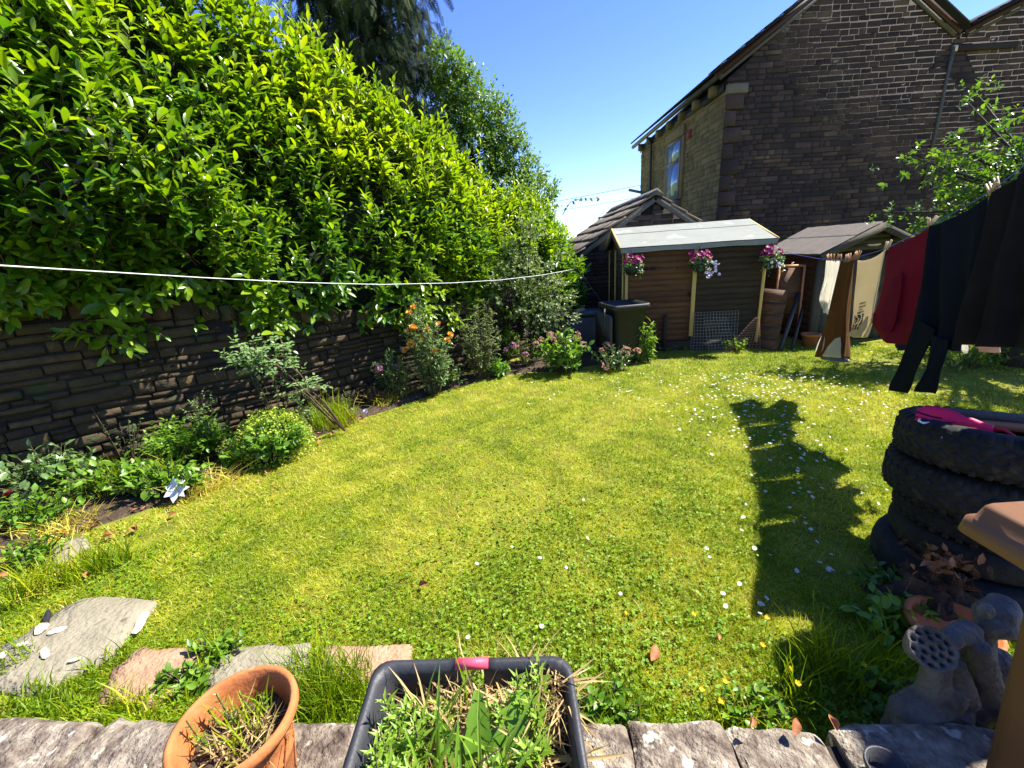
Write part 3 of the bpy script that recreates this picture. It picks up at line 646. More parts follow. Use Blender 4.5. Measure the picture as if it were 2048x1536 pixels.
def leafy(name, label, base, h, blobs, nleaf, lsize, tpl, mat, seed, tint=.5, tr=.07, cat=None):
    r = np.random.default_rng(seed); t, b = limb_tree(name, label, base, h, tr, seed); L = Leaves(); base = np.asarray(base, float)
    tot = sum(rr ** 2 for *_, rr in blobs)
    for (x, y, z, rr) in blobs:
        c = np.array([x, y, z]); st_ = base + [0, 0, max(.3, min(h * .9, z * .55))]; b.tube([st_, (st_ + c) / 2 + [0, 0, .15], c], [tr * .45, tr * .3, .008], 4)
        m_ = int(nleaf * rr ** 2 / tot / 7)
        for i in range(m_):
            d = rdir(1, r)[0]; q = r.uniform(.45, 1.05) ** .6; p = c + d * rr * q * np.array([1, 1, .95])
            if i % 9 == 0: b.tube([c, (c + p) / 2 + [0, 0, .04], p + d * .05], [.008, .005, .002], 3)
            sprig(L, p - d * lsize, d * .8 + np.array([0, 0, .35]) + r.normal(size=3) * .35, lsize * r.uniform(1.6, 3.0), 7, lsize * r.uniform(.75, 1.15), np.clip(tint + .2 * d[2] + r.normal() * .12, 0, 1), r, .9)
    L.bake(tpl, 'crown', mat, t); b.build('trunk', 'bark', t); return t
leafy('sapling_tree', 'loose bright green sapling standing between the cypress and the sky', (-.5, 9.6, 0), 4.6,
      [(-0.88, 9.6, 5.22, 0.42), (-0.63, 9.5, 4.87, 0.5), (-0.28, 9.6, 4.42, 0.6), (-0.93, 9.5, 4.32, 0.6), (0.07, 9.6, 4.02, 0.5), (-0.48, 9.4, 3.62, 0.7), (0.27, 9.5, 3.57, 0.5), (0.57, 9.5, 3.12, 0.45), (0.07, 9.2, 2.92, 0.6), (0.72, 9.3, 2.72, 0.5)], 16000, .092, SMALL, 'birch', 5, .55, .06)
leafy('privet_bush', 'rounded sunlit bush beyond the garden seen left of the slate roof', (.9, 12.4, 0), 2.2,
      [(.95, 12.2, 2.1, .75), (1.5, 12.6, 1.75, .7), (.6, 12.2, 2.35, .65), (1.75, 12.4, 1.25, .6), (.5, 12, 1.5, .8), (1.2, 12, 1.1, .7), (.2, 11.9, 2.4, .6)], 9500, .085, SMALL, 'privet', 6, .62, .06)
leafy('hawthorn_bush', 'yellow green bush at the far end of the hedge above the shrubs', (.25, 8.6, 0), 2.2,
      [(.45, 8.5, 2.5, .42), (.15, 8.4, 2.3, .5), (.62, 8.5, 2.05, .45), (.3, 8.3, 1.75, .5), (.75, 8.4, 1.6, .35)], 5600, .07, SMALL, 'privet', 8, .5, .05)
leafy('grey_shrub', 'arching grey green shrub beside the outhouse wall', (.35, 6.55, 0), 1.3,
      [(.2, 6.55, 1.45, .34), (.5, 6.6, 1.3, .36), (.72, 6.55, 1.05, .33), (.05, 6.4, 1.05, .36), (.45, 6.4, .8, .36), (.85, 6.5, .72, .28), (-.15, 6.5, 1.3, .3), (.25, 6.7, 1.85, .3), (.45, 6.75, 2.1, .22)], 5200, .052, SMALL, 'greyleaf', 9, .5, .03)
L = Leaves(); q = [onplane(px, py, (0, 8.4, 0), (0, 1, 0)) for px, py in ((1125, 430), (1140, 405), (1165, 396), (1198, 396))]
t = thing('arching_twig', 'single leafy twig arching against the sky above the slate roof', 'twig', q[0])
for i in range(24):
    u = r3.uniform(.15, 1) * 3; j = min(int(u), 2); p = q[j] + (q[j + 1] - q[j]) * (u - j); L.add(p, nrm(r3.normal(size=3) + [0, 0, -.4]), r3.normal(size=3), .075, .4)
L.bake(OVAL, 'foliage', 'greyleaf', t); MB().tube(q, [.008, .006, .004, .002], 4).build('stem', 'twig', t)

# apple tree behind the washing, its crown shades the right of the lawn
tb = np.array([6.3, 4.85, 0]); t = thing('apple_tree', 'leafy apple tree behind the washing with a dark trunk', 'tree', tb); b = MB(); L = Leaves(); r4 = np.random.default_rng(44)
b.tube([tb - [0, 0, .05], tb + [-.1, .05, .5], tb + [-.02, .1, 1.1], tb + [.1, .1, 1.7]], [.3, .22, .2, .14], 10)
def lpx(px, py, y): return gy(px, py, y)
tips = [lpx(1770, 425, 5.6), lpx(1800, 305, 5.6), lpx(1830, 430, 5.5), lpx(1870, 340, 5.4), lpx(1930, 300, 5.3), lpx(1900, 430, 5.2), lpx(1960, 350, 5.0), lpx(1880, 390, 5.4), lpx(1985, 420, 5.0), lpx(1930, 380, 5.3), lpx(1960, 460, 5.0), lpx(1850, 455, 5.3), lpx(2000, 540, 4.8), lpx(1905, 620, 5.2), lpx(1960, 600, 5.0), lpx(1900, 520, 5.2), lpx(1975, 520, 4.9), lpx(1900, 285, 5.4), lpx(1840, 320, 5.5)]
for i in range(95): tips.append(tb + np.array([r4.uniform(-.6, 2.6), r4.uniform(-1.9, 1.6), r4.uniform(1.3, 3.3)]))
for p in tips:
    st_ = tb + np.array([.1, .1, 1.4]) if p[2] > 1.2 else tb + np.array([-.02, .1, .9]); mid = (st_ + p) / 2 + np.array([0, 0, .18]); b.tube([st_, mid, p], [.04, .02, .006], 5)
    for k in range(26):
        u = r4.uniform(.45, 1.02); c = (1 - u) ** 2 * st_ + 2 * u * (1 - u) * mid + u * u * p + r4.normal(size=3) * (.10 if u > .8 else .13)
        sprig(L, c, r4.normal(size=3) + [0, 0, .3], r4.uniform(.07, .14), 5, r4.uniform(.055, .085), np.clip(.5 + r4.normal() * .15, 0, 1), r4, .9)
L.bake(OVAL, 'crown', 'apple', t); b.build('trunk', 'bark', t)
# ================================================================ HOUSE
r5 = np.random.default_rng(55)
GY, HX = 11.5, 5.62
house = thing('stone_house', 'large soot dark stone house end with twin gables above the sheds', 'building', (9.5, 11.5, 0))
AP1, AP1Z, VAL, VALZ, EAV = 8.55, 7.62, 11.0, 5.95, 5.42
SL = (AP1Z - EAV) / (AP1 - HX); SR = (AP1Z - VALZ) / (VAL - AP1)
def roofz(x): return np.where(x < AP1, EAV + (x - HX) * SL, np.where(x < VAL, AP1Z - (x - AP1) * SR, VALZ + (x - VAL) * .42))
XR = 15.5
MB().prism([(HX + .05, GY + .016, -.1), (XR, GY + .016, -.1), (XR, GY + .016, float(roofz(XR)) - .05), (VAL, GY + .016, VALZ - .05), (AP1, GY + .016, AP1Z - .05), (HX + .05, GY + .016, EAV - .05)], (0, 6.6, 0)).build('wall', 'gablelow', house)
ins = lambda s, z: z + .05 < float(roofz(np.array(HX + s))) - .06
up_ = courses(XR - HX, 4.78, 8, (.105, .13), (.24, .46), r5, ins, .021)
lo_ = courses(XR - HX, 1.5, 4.78, (.08, .14), (.17, .46), r5, ins, .016)
st = np.concatenate([up_, lo_]); st[:, 1] += .012 * np.sin(st[:, 0] * 1.7) + r5.normal(size=len(st)) * .004; lay_stones(house, (HX, GY, 0), (1, 0, 0), (0, -1, 0), st, .09, 'gable', 300, 'stone', 'stonework', .009, r5)
# quoin stones at the corner and pale mortar seam
for i, z in enumerate(np.arange(1.6, 5.2, .36)):
    w = .42 if i % 2 else .26; MB().box((HX + w / 2 - .015, GY - .012, z), (w, .09, .33), bev=.012).build('quoin', 'gable', house)
MB().box((HX + .22, GY - .03, 5.1), (.5, .1, .2), bev=.012).build('kneeler', 'trimstone', house)
MB().tube([(10.9, GY - .02, 5.66), (10.88, GY - .03, 4.9), (10.9, GY - .02, 4.1), (10.86, GY - .025, 2.6)], [.045, .035, .045, .02], 6).build('seam', 'ridge', house)
# verge, fascia and slates
def slope(x0, z0, x1, z1, name):
    d = nrm([x1 - x0, 0, z1 - z0]); u = np.array([-d[2], 0, d[0]]) if d[0] > 0 else np.array([d[2], 0, -d[0]])
    if u[2] < 0: u = -u
    Lh = math.hypot(x1 - x0, z1 - z0); c = np.array([(x0 + x1) / 2, 0, (z0 + z1) / 2])
    MB().box(c + u * .05 + [0, GY + 3.15, 0], (Lh, 6.75, .05), [d, [0, 1, 0], u]).build('roof_deck', 'roofslate', house)
    MB().box(c - u * .045 + [0, GY - .075, 0], (Lh - .05, .03, .11), [d, [0, 1, 0], u]).build('bargeboard', 'fascia', house)
    MB().box(c - u * .15 + [0, GY - .035, 0], (Lh - .2, .06, .07), [d, [0, 1, 0], u]).build('verge_mortar', 'ridge', house)
    k = int(Lh / .24)
    for i in range(k):   # slate edges showing along the verge
        MB().box(np.array([x0, 0, z0]) + d * (i + .5) * Lh / k + u * (.088 + .008 * (i % 2)) + [0, GY - .02, 0], (Lh / k * 1.04, .26, .02), [d, [0, 1, 0], u]).build('slate', 'roofslate', house)
slope(HX - .38, EAV - .02, AP1, AP1Z + .02, 'l'); slope(VAL, VALZ, AP1, AP1Z + .02, 'r'); slope(VAL, VALZ, XR, float(roofz(XR)), 'r2')
MB().box((11.7, GY - .03, 5.62), (1.4, .05, .13), bev=.01).build('band_course', 'gable', house)
MB().box((10.93, GY - .03, 5.62), (.10, .06, .12), bev=.01).build('pale_stone', 'chip', house)
# left face with window, corbels, gutter, downpipe
st = courses(6.5, 1.5, 5.1, (.10, .17), (.2, .5), r5, lambda s, z: not (2.35 < s < 3.75 and 2.7 < z < 5.0), .012)
lay_stones(house, (HX, GY, 0), (0, 1, 0), (-1, 0, 0), st, .08, 'sidestone', 0, 'stone', 'side_stonework', .008, r5)
MB().box((HX + .24, GY + 3.3, 2.55), (.45, 6.4, 5.2)).build('side_wall_core', 'sidestone', house)
for k in range(7):
    y = GY + .5 + k * .95; MB().box((HX - .10, y, 5.22), (.2, .18, .22), bev=.015).build('corbel', 'sidestone', house)
MB().box((HX - .04, GY + 3.3, 5.19), (.02, 6.4, .2)).build('eaves_board', 'blackpipe', house)
MB().tube([(HX - .25, GY - .08, 5.40), (HX - .25, GY + 6.75, 5.36)], .065, 8).build('gutter', 'gutter', house)
MB().tube([(HX - .25, GY + 5.1, 5.33), (HX - .09, GY + 5.1, 5.1), (HX - .09, GY + 5.05, 3.3), (HX - .09, GY + 5.05, .3)], .045, 8).build('downpipe', 'blackpipe', house)
MB().tube([(HX - .55, GY + 6.1, 3.75), (HX - .09, GY + 5.1, 3.45)], .05, 8).build('waste_pipe', 'gutter', house)
MB().box((HX - .015, GY + 2.06, 4.65), (.04, .3, .22)).build('air_vent', 'brick', house)
win = MB(); y0, y1, z0, z1 = GY + 2.52, GY + 3.60, 2.98, 4.72; xx = HX - .03
for c, sz in (((xx, (y0 + y1) / 2, z1 - .035), (.06, y1 - y0, .07)), ((xx, (y0 + y1) / 2, z0 + .035), (.06, y1 - y0, .07)), ((xx, y0 + .035, (z0 + z1) / 2), (.056, .07, z1 - z0 - .14)), ((xx, y1 - .035, (z0 + z1) / 2), (.056, .07, z1 - z0 - .14)), ((xx, (y0 + y1) / 2, 4.08), (.056, y1 - y0 - .14, .09))): win.box(c, sz)
win = win.build('window', 'winframe', house)
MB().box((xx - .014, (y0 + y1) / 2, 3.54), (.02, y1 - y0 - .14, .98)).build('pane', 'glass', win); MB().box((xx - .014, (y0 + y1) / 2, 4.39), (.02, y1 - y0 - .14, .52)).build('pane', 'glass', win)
MB().box((HX - .06, (y0 + y1) / 2, 2.86), (.26, 1.25, .2), bev=.015).build('window_sill', 'trimstone', house)
MB().box((HX - .03, (y0 + y1) / 2, 4.87), (.1, 1.45, .28), bev=.015).build('lintel', 'sidestone', house)
for y in (y0 - .12, y1 + .12): MB().box((HX + .0, y, 3.85), (.1, .2, 1.74), bev=.012).build('window_jamb', 'sidestone', house)

# ================================================================ OUTHOUSE with stone slate roof
OY = 9.0; RX, RZ, EX, EZ = 3.11, 2.60, 1.36, 1.45
outh = thing('outhouse', 'low stone outhouse with a mossy stone slate roof behind the shed', 'building', (3.1, 9, 0))
MB().prism([(EX + .04, OY + .025, -.1), (2 * RX - EX, OY + .025, -.1), (2 * RX - EX, OY + .025, EZ), (RX, OY + .025, RZ - .06), (EX + .04, OY + .025, EZ)], (0, 3.5, 0)).build('wall', 'mortar', outh)
sl = (RZ - EZ) / (RX - EX); oi_ = lambda s, z: z + .05 < RZ - .08 - abs(EX + s - RX) * sl
lay_stones(outh, (EX, OY, 0), (1, 0, 0), (0, -1, 0), courses(2 * (RX - EX), .2, 2.6, (.055, .11), (.18, .5), r5, oi_, .01), .08, 'outstone', 260, 'stone', 'small_stonework', .014, r5)
d = nrm([RX - EX + .3, 0, RZ - EZ + .2 * 0 + .3 * sl]); u = np.array([-d[2], 0, d[0]])
for sgn in (1, -1):
    dd = np.array([d[0] * sgn, 0, d[2]]); uu = np.array([-dd[2] * sgn, 0, abs(dd[0])]); Lh = math.hypot(RX - EX + .26, (RX - EX + .26) * sl); ap = np.array([RX, 0, RZ])
    MB().box(ap - dd * Lh / 2 + [0, OY + 1.72, 0] + uu * .0, (Lh, 3.55, .05), [dd, [0, 1, 0], uu]).build('roof_deck', 'mortar', outh)
    rows = 7
    for i in range(rows):
        h = Lh / rows * (1.25 - .08 * i); y = OY - .12 + r5.uniform(0, .1); c0_ = ap - dd * (Lh - (i + .4) * Lh / rows)
        while y < OY + 3.5:
            w = r5.uniform(.28, .6)
            if sgn == 1 or i > 3 or True:
                lift = r5.uniform(.0, .015); ax = [nrm(dd + uu * -.10), np.array([0, 1, 0]), nrm(uu + dd * .10)]
                MB().box(c0_ + uu * (.055 + lift) + [0, y + w / 2, 0], (h * 1.25, w - .012, .032), ax, bev=.006).build('slate', 'slate', outh)
            y += w
    MB().box(ap - dd * Lh / 2 - uu * .04 + [0, OY - .035, 0], (Lh - .1, .07, .09), [dd, [0, 1, 0], uu], bev=.01).build('verge_stone', 'ridge', outh)
y = OY - .13
while y < OY + 3.4: MB().prism([(RX - .16, y, RZ + .0), (RX, y, RZ + .14), (RX + .16, y, RZ + .0), (RX, y, RZ + .02)], (0, .44, 0)).build('ridge_stone', 'ridge', outh); y += .455

# loose timber on the side wall and leaning pole
for i, (a, b_, w) in enumerate((((1040, 549), (1135, 541), .1), ((1060, 540), (1150, 536), .07))):
    p, q = onplane(*a, (0, 8.2, 0), (0, 1, 0)), onplane(*b_, (0, 8.2, 0), (0, 1, 0)); d_ = nrm(q - p)
    tag(MB().box((p + q) / 2, (np.linalg.norm(q - p), w * 1.6, .03), [d_, np.cross([0, 0, 1], d_), [0, 0, 1]]).build('timber_plank', 'paleplank', at=(p + q) / 2), ('wide pale plank lying on the dark side wall', 'narrow pale plank lying above the wider plank')[i], 'plank', 'pale planks on the side wall')
p, q = gy(1152, 533, 8.1), gy(1196, 594, 8.1)
tag(MB().tube([p, q, q + (q - p) * .9], .011, 6).build('leaning_pole', 'greyplank', at=p), 'thin grey pole leaning against the dark outhouse wall', 'pole')

# ================================================================ SHEDS
SO = np.array([1.92, 6.76, 0]); SX = np.array([.99166, -.12892, 0]); SY = np.array([.12892, .99166, 0]); SW, SDp = 2.05, 1.95; EZ1, RZ1 = 1.66, 1.97
def sh(x, y, z=0.0): return SO + SX * x + SY * y + np.array([0, 0, z])
SAX = [SX, SY, [0, 0, 1]]
shed = thing('garden_shed', 'newly felted wooden shed with brown and dark boarded panels', 'shed', sh(SW / 2, SDp / 2))
b = MB(); b.prism([sh(.03, .03, 0), sh(.03, SDp - .03, 0), sh(.03, SDp - .03, EZ1 - .03), sh(.03, SDp / 2, RZ1 - .05), sh(.03, .03, EZ1 - .03)], SX * (SW - .06)); b.build('wall', 'darkplank', shed)
r6 = np.random.default_rng(66)
weatherboards(shed, sh(.0, 0), SX, -SY, 1.02, .17, 1.6, 16, lambda i: 'brownplank', r=r6)
weatherboards(shed, sh(1.06, 0), SX, -SY, .97, .17, 1.6, 16, lambda i: 'darkplank', r=r6)
weatherboards(shed, sh(0, SDp), -SY, -SX, SDp, .17, 1.6, 16, lambda i: 'darkplank', r=r6)
weatherboards(shed, sh(0, SDp), -SY, -SX, SDp, 1.62, 1.95, 4, lambda i: 'darkplank', r=r6, clip=lambda z: (SDp / 2 - (RZ1 - z) / (RZ1 - EZ1) * SDp / 2 + .02, SDp / 2 + (RZ1 - z) / (RZ1 - EZ1) * SDp / 2 - .02))
MB().box(sh(SW / 2, -.01, .08), (SW, .05, .16), SAX).build('base_rail', 'darkplank', shed)
for x, z0_, z1_, w in ((.0, .55, 1.63, .045), (1.03, .24, 1.63, .06), (2.04, .1, 1.63, .04)):
    MB().box(sh(x, -.045, (z0_ + z1_) / 2), (w, .025, z1_ - z0_), SAX, bev=.003).build('corner_batten', 'timber', shed)
for y in (.03, .98, 1.93): MB().box(sh(-.045, y, .85), (.025, .035, 1.56), SAX).build('side_batten', 'timber', shed)
MB().box(sh(.62, -.06, .3), (.06, .03, .62), SAX).build('post', 'darkplank', shed)
for y0_, y1_, z0_, z1_ in ((-.10, SDp / 2, EZ1 - .01, RZ1), (SDp + .1, SDp / 2, EZ1 - .01, RZ1)):
    lo, hi = sh(-.1, y0_, z0_), sh(-.1, y1_, z1_); dv = hi - lo; Lh = np.linalg.norm(dv); dn = dv / Lh; un = np.cross(SX, dn); un = un if un[2] > 0 else -un
    nstrip = 2 if y0_ < 0 else 1; roofp = MB().box((lo + hi) / 2 + SX * (SW + .2) / 2, (SW + .18, Lh, .02), [SX, dn, un]).build('roof_board', 'darkplank', shed)
    for k in range(nstrip):   # felt sheets, the upper one lapping over the lower
        a0, a1 = ((-.01, .72), (.66, 1.0))[k] if nstrip == 2 else (-.01, 1.0)
        xs = np.linspace(0, SW + .2, 30); ys = np.linspace(a0, a1, 8); G = []
        for y in ys: G.append([lo + SX * (x) + dv * y + un * (.024 + .006 * k + .002 * math.sin(x * 5 + y * 4) + .0006 * r6.normal()) for x in xs])
        fo = MB().grid(G)
        if k == 0: fo.grid([[lo + SX * x - dn * .012 + un * .012 for x in xs], [lo + SX * x - dn * .016 - np.array([0, 0, .055 + .006 * math.sin(x * 7)]) for x in xs]])
        fo.build('roof_felt', 'felt', shed, smooth=True)
    for xe in (-.008, SW + .208): MB().box((lo + hi) / 2 + SX * xe - un * .035, (.018, Lh + .02, .1), [SX, dn, un]).build('bargeboard', 'greyplank', shed); MB().box((lo + hi) / 2 + SX * (xe - .004) + un * .022, (.03, Lh + .02, .012), [SX, dn, un]).build('batten', 'timber', shed)

# second shed: gable towards the garden, long wall towards the first shed
q0 = gy(1641, 504, 6.5); qa = gy(1762, 449, 6.5); X0, ZE, XA, ZA = q0[0] + .10, q0[2], qa[0], qa[2]; X1 = 2 * XA - X0; Y0, Y1 = 6.6, 7.9
shed2 = thing('old_shed', 'old weathered shed with worn grey felt roof behind the washing', 'shed', (XA, 7.2, 0))
MB().prism([(X0 + .03, Y0 + .03, 0), (X1 - .03, Y0 + .03, 0), (X1 - .03, Y0 + .03, ZE), (XA, Y0 + .03, ZA - .06), (X0 + .03, Y0 + .03, ZE)], (0, Y1 - Y0, 0)).build('wall', 'darkplank', shed2)
weatherboards(shed2, (X0, Y1, 0), (0, -1, 0), (-1, 0, 0), Y1 - Y0, .05, ZE - .02, 12, lambda i: 'redplank', r=r6)
for i in range(12):
    w = (X1 - X0) / 12; MB().box((X0 + (i + .5) * w, Y0, ZE / 2 - .05), (w - .008, .025 + .006 * (i % 2), ZE - .12)).build('plank', 'greyplank', shed2)
for i in range(4):
    z = ZE + (i + .5) * (ZA - ZE) / 4; hw = (ZA - z) / (ZA - ZE) * (XA - X0) - .03; MB().box((XA, Y0 - .005, z - .02), (2 * hw, .03, (ZA - ZE) / 4 - .006)).build('gable_board', 'greyplank', shed2)
MB().box((X0 + .0, Y0 - .0, .72), (.06, .07, ZE)).build('corner_post', 'greyplank', shed2)
for sg in (-1, 1):
    lo = np.array([XA + sg * (XA - X0 + .12), Y0 - .15, ZE - .04]); hi = np.array([XA, Y0 - .15, ZA + .02]); dv = hi - lo; Lh = np.linalg.norm(dv); dn = dv / Lh; un = np.array([-dn[2], 0, dn[0]]) * (1 if dn[0] > 0 else -1)
    Ly = Y1 - Y0 + .3
    MB().box((lo + hi) / 2 + [0, Ly / 2, 0], (Lh, Ly - .02, .02), [dn, [0, 1, 0], un]).build('roof_board', 'greyplank', shed2)
    for k in range(2):
        a0, a1 = ((-.01, .62), (.58, 1.0))[k]; G = []
        for a in np.linspace(a0, a1, 9): G.append([lo + dv * a + [0, y, 0] + un * (.022 + .006 * k + .0022 * math.sin(y * 16) + .0008 * r6.normal()) for y in np.linspace(0, Ly, 36)])
        MB().grid(G).build('roof_felt', 'oldfelt', shed2, smooth=True)
    MB().box((lo + hi) / 2 + [0, -.012, 0] - un * .045, (Lh + .02, .022, .1), [dn, [0, 1, 0], un]).build('bargeboard', 'greyplank', shed2)

# things stacked between the sheds
tp = thing('fence_panel', 'brown overlapping board panel leaning between the two sheds', 'panel', gz(1540, 700)); r7 = np.random.default_rng(77)
pl, pr, ql, qr = gz(1500, 693), gz(1553, 703), gy(1520, 578, 6.62), gy(1577, 583, 6.55)
for i in range(5):
    a, c = i / 5, (i + 1.08) / 5; fr = nrm(np.cross(pr - pl, ql - pl)); fr = fr if fr[1] < 0 else -fr
    A_, B_, C_, D_ = pl + (ql - pl) * a + fr * .035, pr + (qr - pr) * a + fr * .035, pr + (qr - pr) * c + fr * .012, pl + (ql - pl) * c + fr * .012
    MB().prism([A_, B_, C_, D_], -fr * .014).build('board', 'brownplank', tp)
    MB().prism([A_ + fr * .004, B_ + fr * .004, B_ + fr * .004 + [0, 0, .014], A_ + fr * .004 + [0, 0, .014]], -fr * .018).build('board_edge', 'greyplank', tp)
tw = thing('old_window_frame', 'bare orange wooden window frame standing behind the board panel', 'window frame', gz(1580, 690))
c = [gy(1551, 590, 6.72), gy(1606, 590, 6.66), gy(1610, 531, 6.72), gy(1560, 533, 6.78)]; c = [np.array(x) for x in c]; low = [c[0] - [0, 0, .9], c[1] - [0, 0, .9]]
for a, e in ((low[0], c[3]), (low[1], c[2]), (c[3], c[2])): MB().tube([a, e], .022, 4).build('frame_bar', 'orangewood', tw)
MB().prism([c[0] + [0, .03, -.3], c[1] + [0, .03, -.3], c[2] + [0, .03, -.03], c[3] + [0, .03, -.03]], (0, .012, 0)).build('backing_board', 'brownplank', tw)
tag(MB().tube([gy(1549, 582, 6.68), gy(1544, 600, 6.6)], .03, 4).build('wood_offcut', 'orangewood', at=gy(1546, 590, 6.64)), 'short orange wood offcut beside the window frame', 'offcut')
for i, (a, e, m_, rr, lb) in enumerate(((gz(1560, 702), gy(1598, 585, 6.72), 'blackplastic', .03, 'tall dark post leaning behind the board panel'), (gz(1583, 700), gy(1605, 618, 6.6), 'greyplastic', .022, 'shorter grey post leaning right of the dark post'))):
    tag(MB().tube([a, e], rr, 4).build('leaning_post', m_, at=a), lb, 'post', 'posts leaning between the sheds')
tb_ = gz(1618, 692); tag(MB().lathe([(.0, .0), (.09, 0), (.12, .17), (.135, .17), (.135, .2), (.105, .2), (.09, .12), (0, .12)], tb_, 20).build('clay_pot', 'terracotta', at=tb_), 'small clay pot in shadow at the foot of the old shed', 'pot')
# wire mesh panels against the shed front
def meshpanel(cs, nx, ny, name, label, mat):
    a, b_, c_, d_ = [np.asarray(x) for x in cs]; t = thing(name, label, 'wire mesh', a, 'wire mesh offcuts against the shed'); m_ = MB()
    for i in range(nx + 1): u = i / nx; m_.tube([a + (b_ - a) * u, d_ + (c_ - d_) * u], .0028, 3, False)
    m_.build('upright_wires', mat, t); m_ = MB()
    for j in range(ny + 1): v = j / ny; m_.tube([a + (d_ - a) * v + [0, -.004, 0], b_ + (c_ - b_) * v + [0, -.004, 0]], .0028, 3, False)
    m_.build('cross_wires', mat, t)
meshpanel([sh(1.02, -.13, 0), sh(1.72, -.13, 0), sh(1.72, -.07, .62), sh(1.02, -.07, .62)], 15, 13, 'mesh_panel', 'large square wire mesh sheet leaning on the dark boards', 'wire')
meshpanel([sh(1.28, -.2, 0), sh(1.66, -.2, 0.02), sh(1.52, -.14, .54), sh(1.18, -.14, .55)], 7, 11, 'mesh_panel', 'narrow tilted mesh strip in front of the large sheet', 'wire')
meshpanel([sh(1.45, -.3, .0), sh(2.02, -.26, .0), sh(2.02, -.12, .5), sh(1.95, -.12, .5)], 9, 14, 'mesh_panel', 'rusty stepped mesh offcut by the right hand batten', 'rustwire')

# hanging baskets
pet = flowermesh('petunia_magenta', 'petunia', 'magenta', .075); petw = flowermesh('petunia_lilac', 'petunia', 'lilac', .055); petc = flowermesh('petunia_white', 'petunia', 'white', .05)
def basket(x, z, label, seed, extra=None, right=.0):
    r = np.random.default_rng(seed); c = sh(x, -.2, z); t = thing('flower_basket', label, 'hanging basket', c, 'petunia baskets along the shed front'); c = np.array(c)
    MB().lathe([(.02, -.11), (.08, -.1), (.115, -.03), (.125, .02), (.118, .02), (.10, -.02), (.0, -.02)], c, 20).build('bowl', 'greyplastic', t, smooth=True)
    MB().tube([sh(x, -.03, z + .25), sh(x, -.2, z + .24), sh(x, -.2, z + .14)], .006, 5).build('bracket', 'blackpipe', t)
    L_ = Leaves(); n = 170; d_ = rdir(n, r); d_[:, 2] = np.abs(d_[:, 2]) * .7 - .1; L_.add(c + d_ * [.14, .13, .12] + [0, 0, .03], nrm(d_ + r.normal(size=(n, 3)) * .6), nrm(d_ + [0, 0, .6]), r.uniform(.03, .055, n), r.uniform(.2, .9, n)); 
    for k in range(9):   # trailing stems
        a = r.uniform(3.3, 6.1); q0_ = c + np.array([math.cos(a) * .12, math.sin(a) * .11, .02]); ln_ = r.uniform(.08, .2)
        for m_ in range(9): u_ = m_ / 8; L_.add(q0_ + np.array([math.cos(a) * .05 * u_, math.sin(a) * .04 * u_, -ln_ * u_ ** 1.5]), nrm(r.normal(size=3) + [0, -.3, -.3]), [0, -.5, .7], r.uniform(.022, .04), r.uniform(.2, .8))
    L_.bake(OVAL, 'foliage', 'roseleaf', t)
    for i in range(20):
        d_ = rdir(1, r)[0]; d_[2] = abs(d_[2]) * .8 + .25; d_[1] = -abs(d_[1]) if r.uniform() < .75 else d_[1]; d_ = nrm(d_)
        o = link('flower', pet, t, d_ * np.array([.16, .13, .15]) * r.uniform(.75, 1.25) + np.array([-.01, 0, .04])); orient(o, nrm(d_ + [0, -.5, .1]), r.uniform(0, 6)); o.scale = [r.uniform(.7, 1.1)] * 3
    for (m_, cnt, ox, oz, sp_) in extra or ():
        for i in range(cnt):
            o = link('trailing_flower', m_, t, np.array([ox, -.1, oz]) + r.normal(size=3) * np.array(sp_)); orient(o, nrm([r.normal() * .4, -1, r.normal() * .4 + .2]), r.uniform(0, 6)); o.scale = [r.uniform(.6, 1)] * 3
basket(.06, 1.37, 'magenta petunia basket at the left corner of the shed', 1)
basket(1.05, 1.36, 'petunia basket with trailing lilac flowers on the middle batten', 2, [(petw, 9, .17, -.02, (.03, .03, .05)), (petw, 7, .09, -.17, (.03, .02, .04))])
basket(2.06, 1.34, 'petunia basket with white flowers at the right shed corner', 3, [(petc, 12, .03, -.03, (.06, .03, .03))])

# open wheelie bin and storage box
bc = np.array([1.72, 6.18, 0]); wb = thing('wheelie_bin', 'dark wheelie bin with lid hanging open in front of the shed', 'wheelie bin', bc)
ca, sa = math.cos(.16), math.sin(.16); BX = np.array([ca, sa, 0]); BY = np.array([-sa, ca, 0])
def bn(x, y, z): return bc + BX * x + BY * y + np.array([0, 0, z])
def ring(hx, hy, z, n=4, rr=.06, f=bn, x0=0, y0=0):
    out = []
    for sx, sy, a0 in ((1, 1, 0), (-1, 1, 90), (-1, -1, 180), (1, -1, 270)):
        for k in range(n + 1): a = math.radians(a0 + 90 * k / n); out.append(f(x0 + sx * (hx - rr) + rr * math.cos(a), y0 + sy * (hy - rr) + rr * math.sin(a), z))
    return np.array(out)
def loft(rings, name, mat, parent, caps=(True, False), smooth=False):
    k = len(rings[0]); F = [(i * k + j, i * k + (j + 1) % k, (i + 1) * k + (j + 1) % k, (i + 1) * k + j) for i in range(len(rings) - 1) for j in range(k)]
    if caps[0]: F.append(tuple(range(k - 1, -1, -1)))
    if caps[1]: F.append(tuple(range((len(rings) - 1) * k, len(rings) * k)))
    return MB().add(np.concatenate(rings), F).build(name, mat, parent, smooth=smooth)
loft([ring(.19, .2, .06), ring(.2, .21, .1), ring(.245, .27, .82), ring(.285, .31, .83), ring(.285, .31, .90), ring(.262, .288, .90), ring(.235, .26, .83), ring(.19, .2, .12)], 'body', 'greyplastic', wb, (True, True))
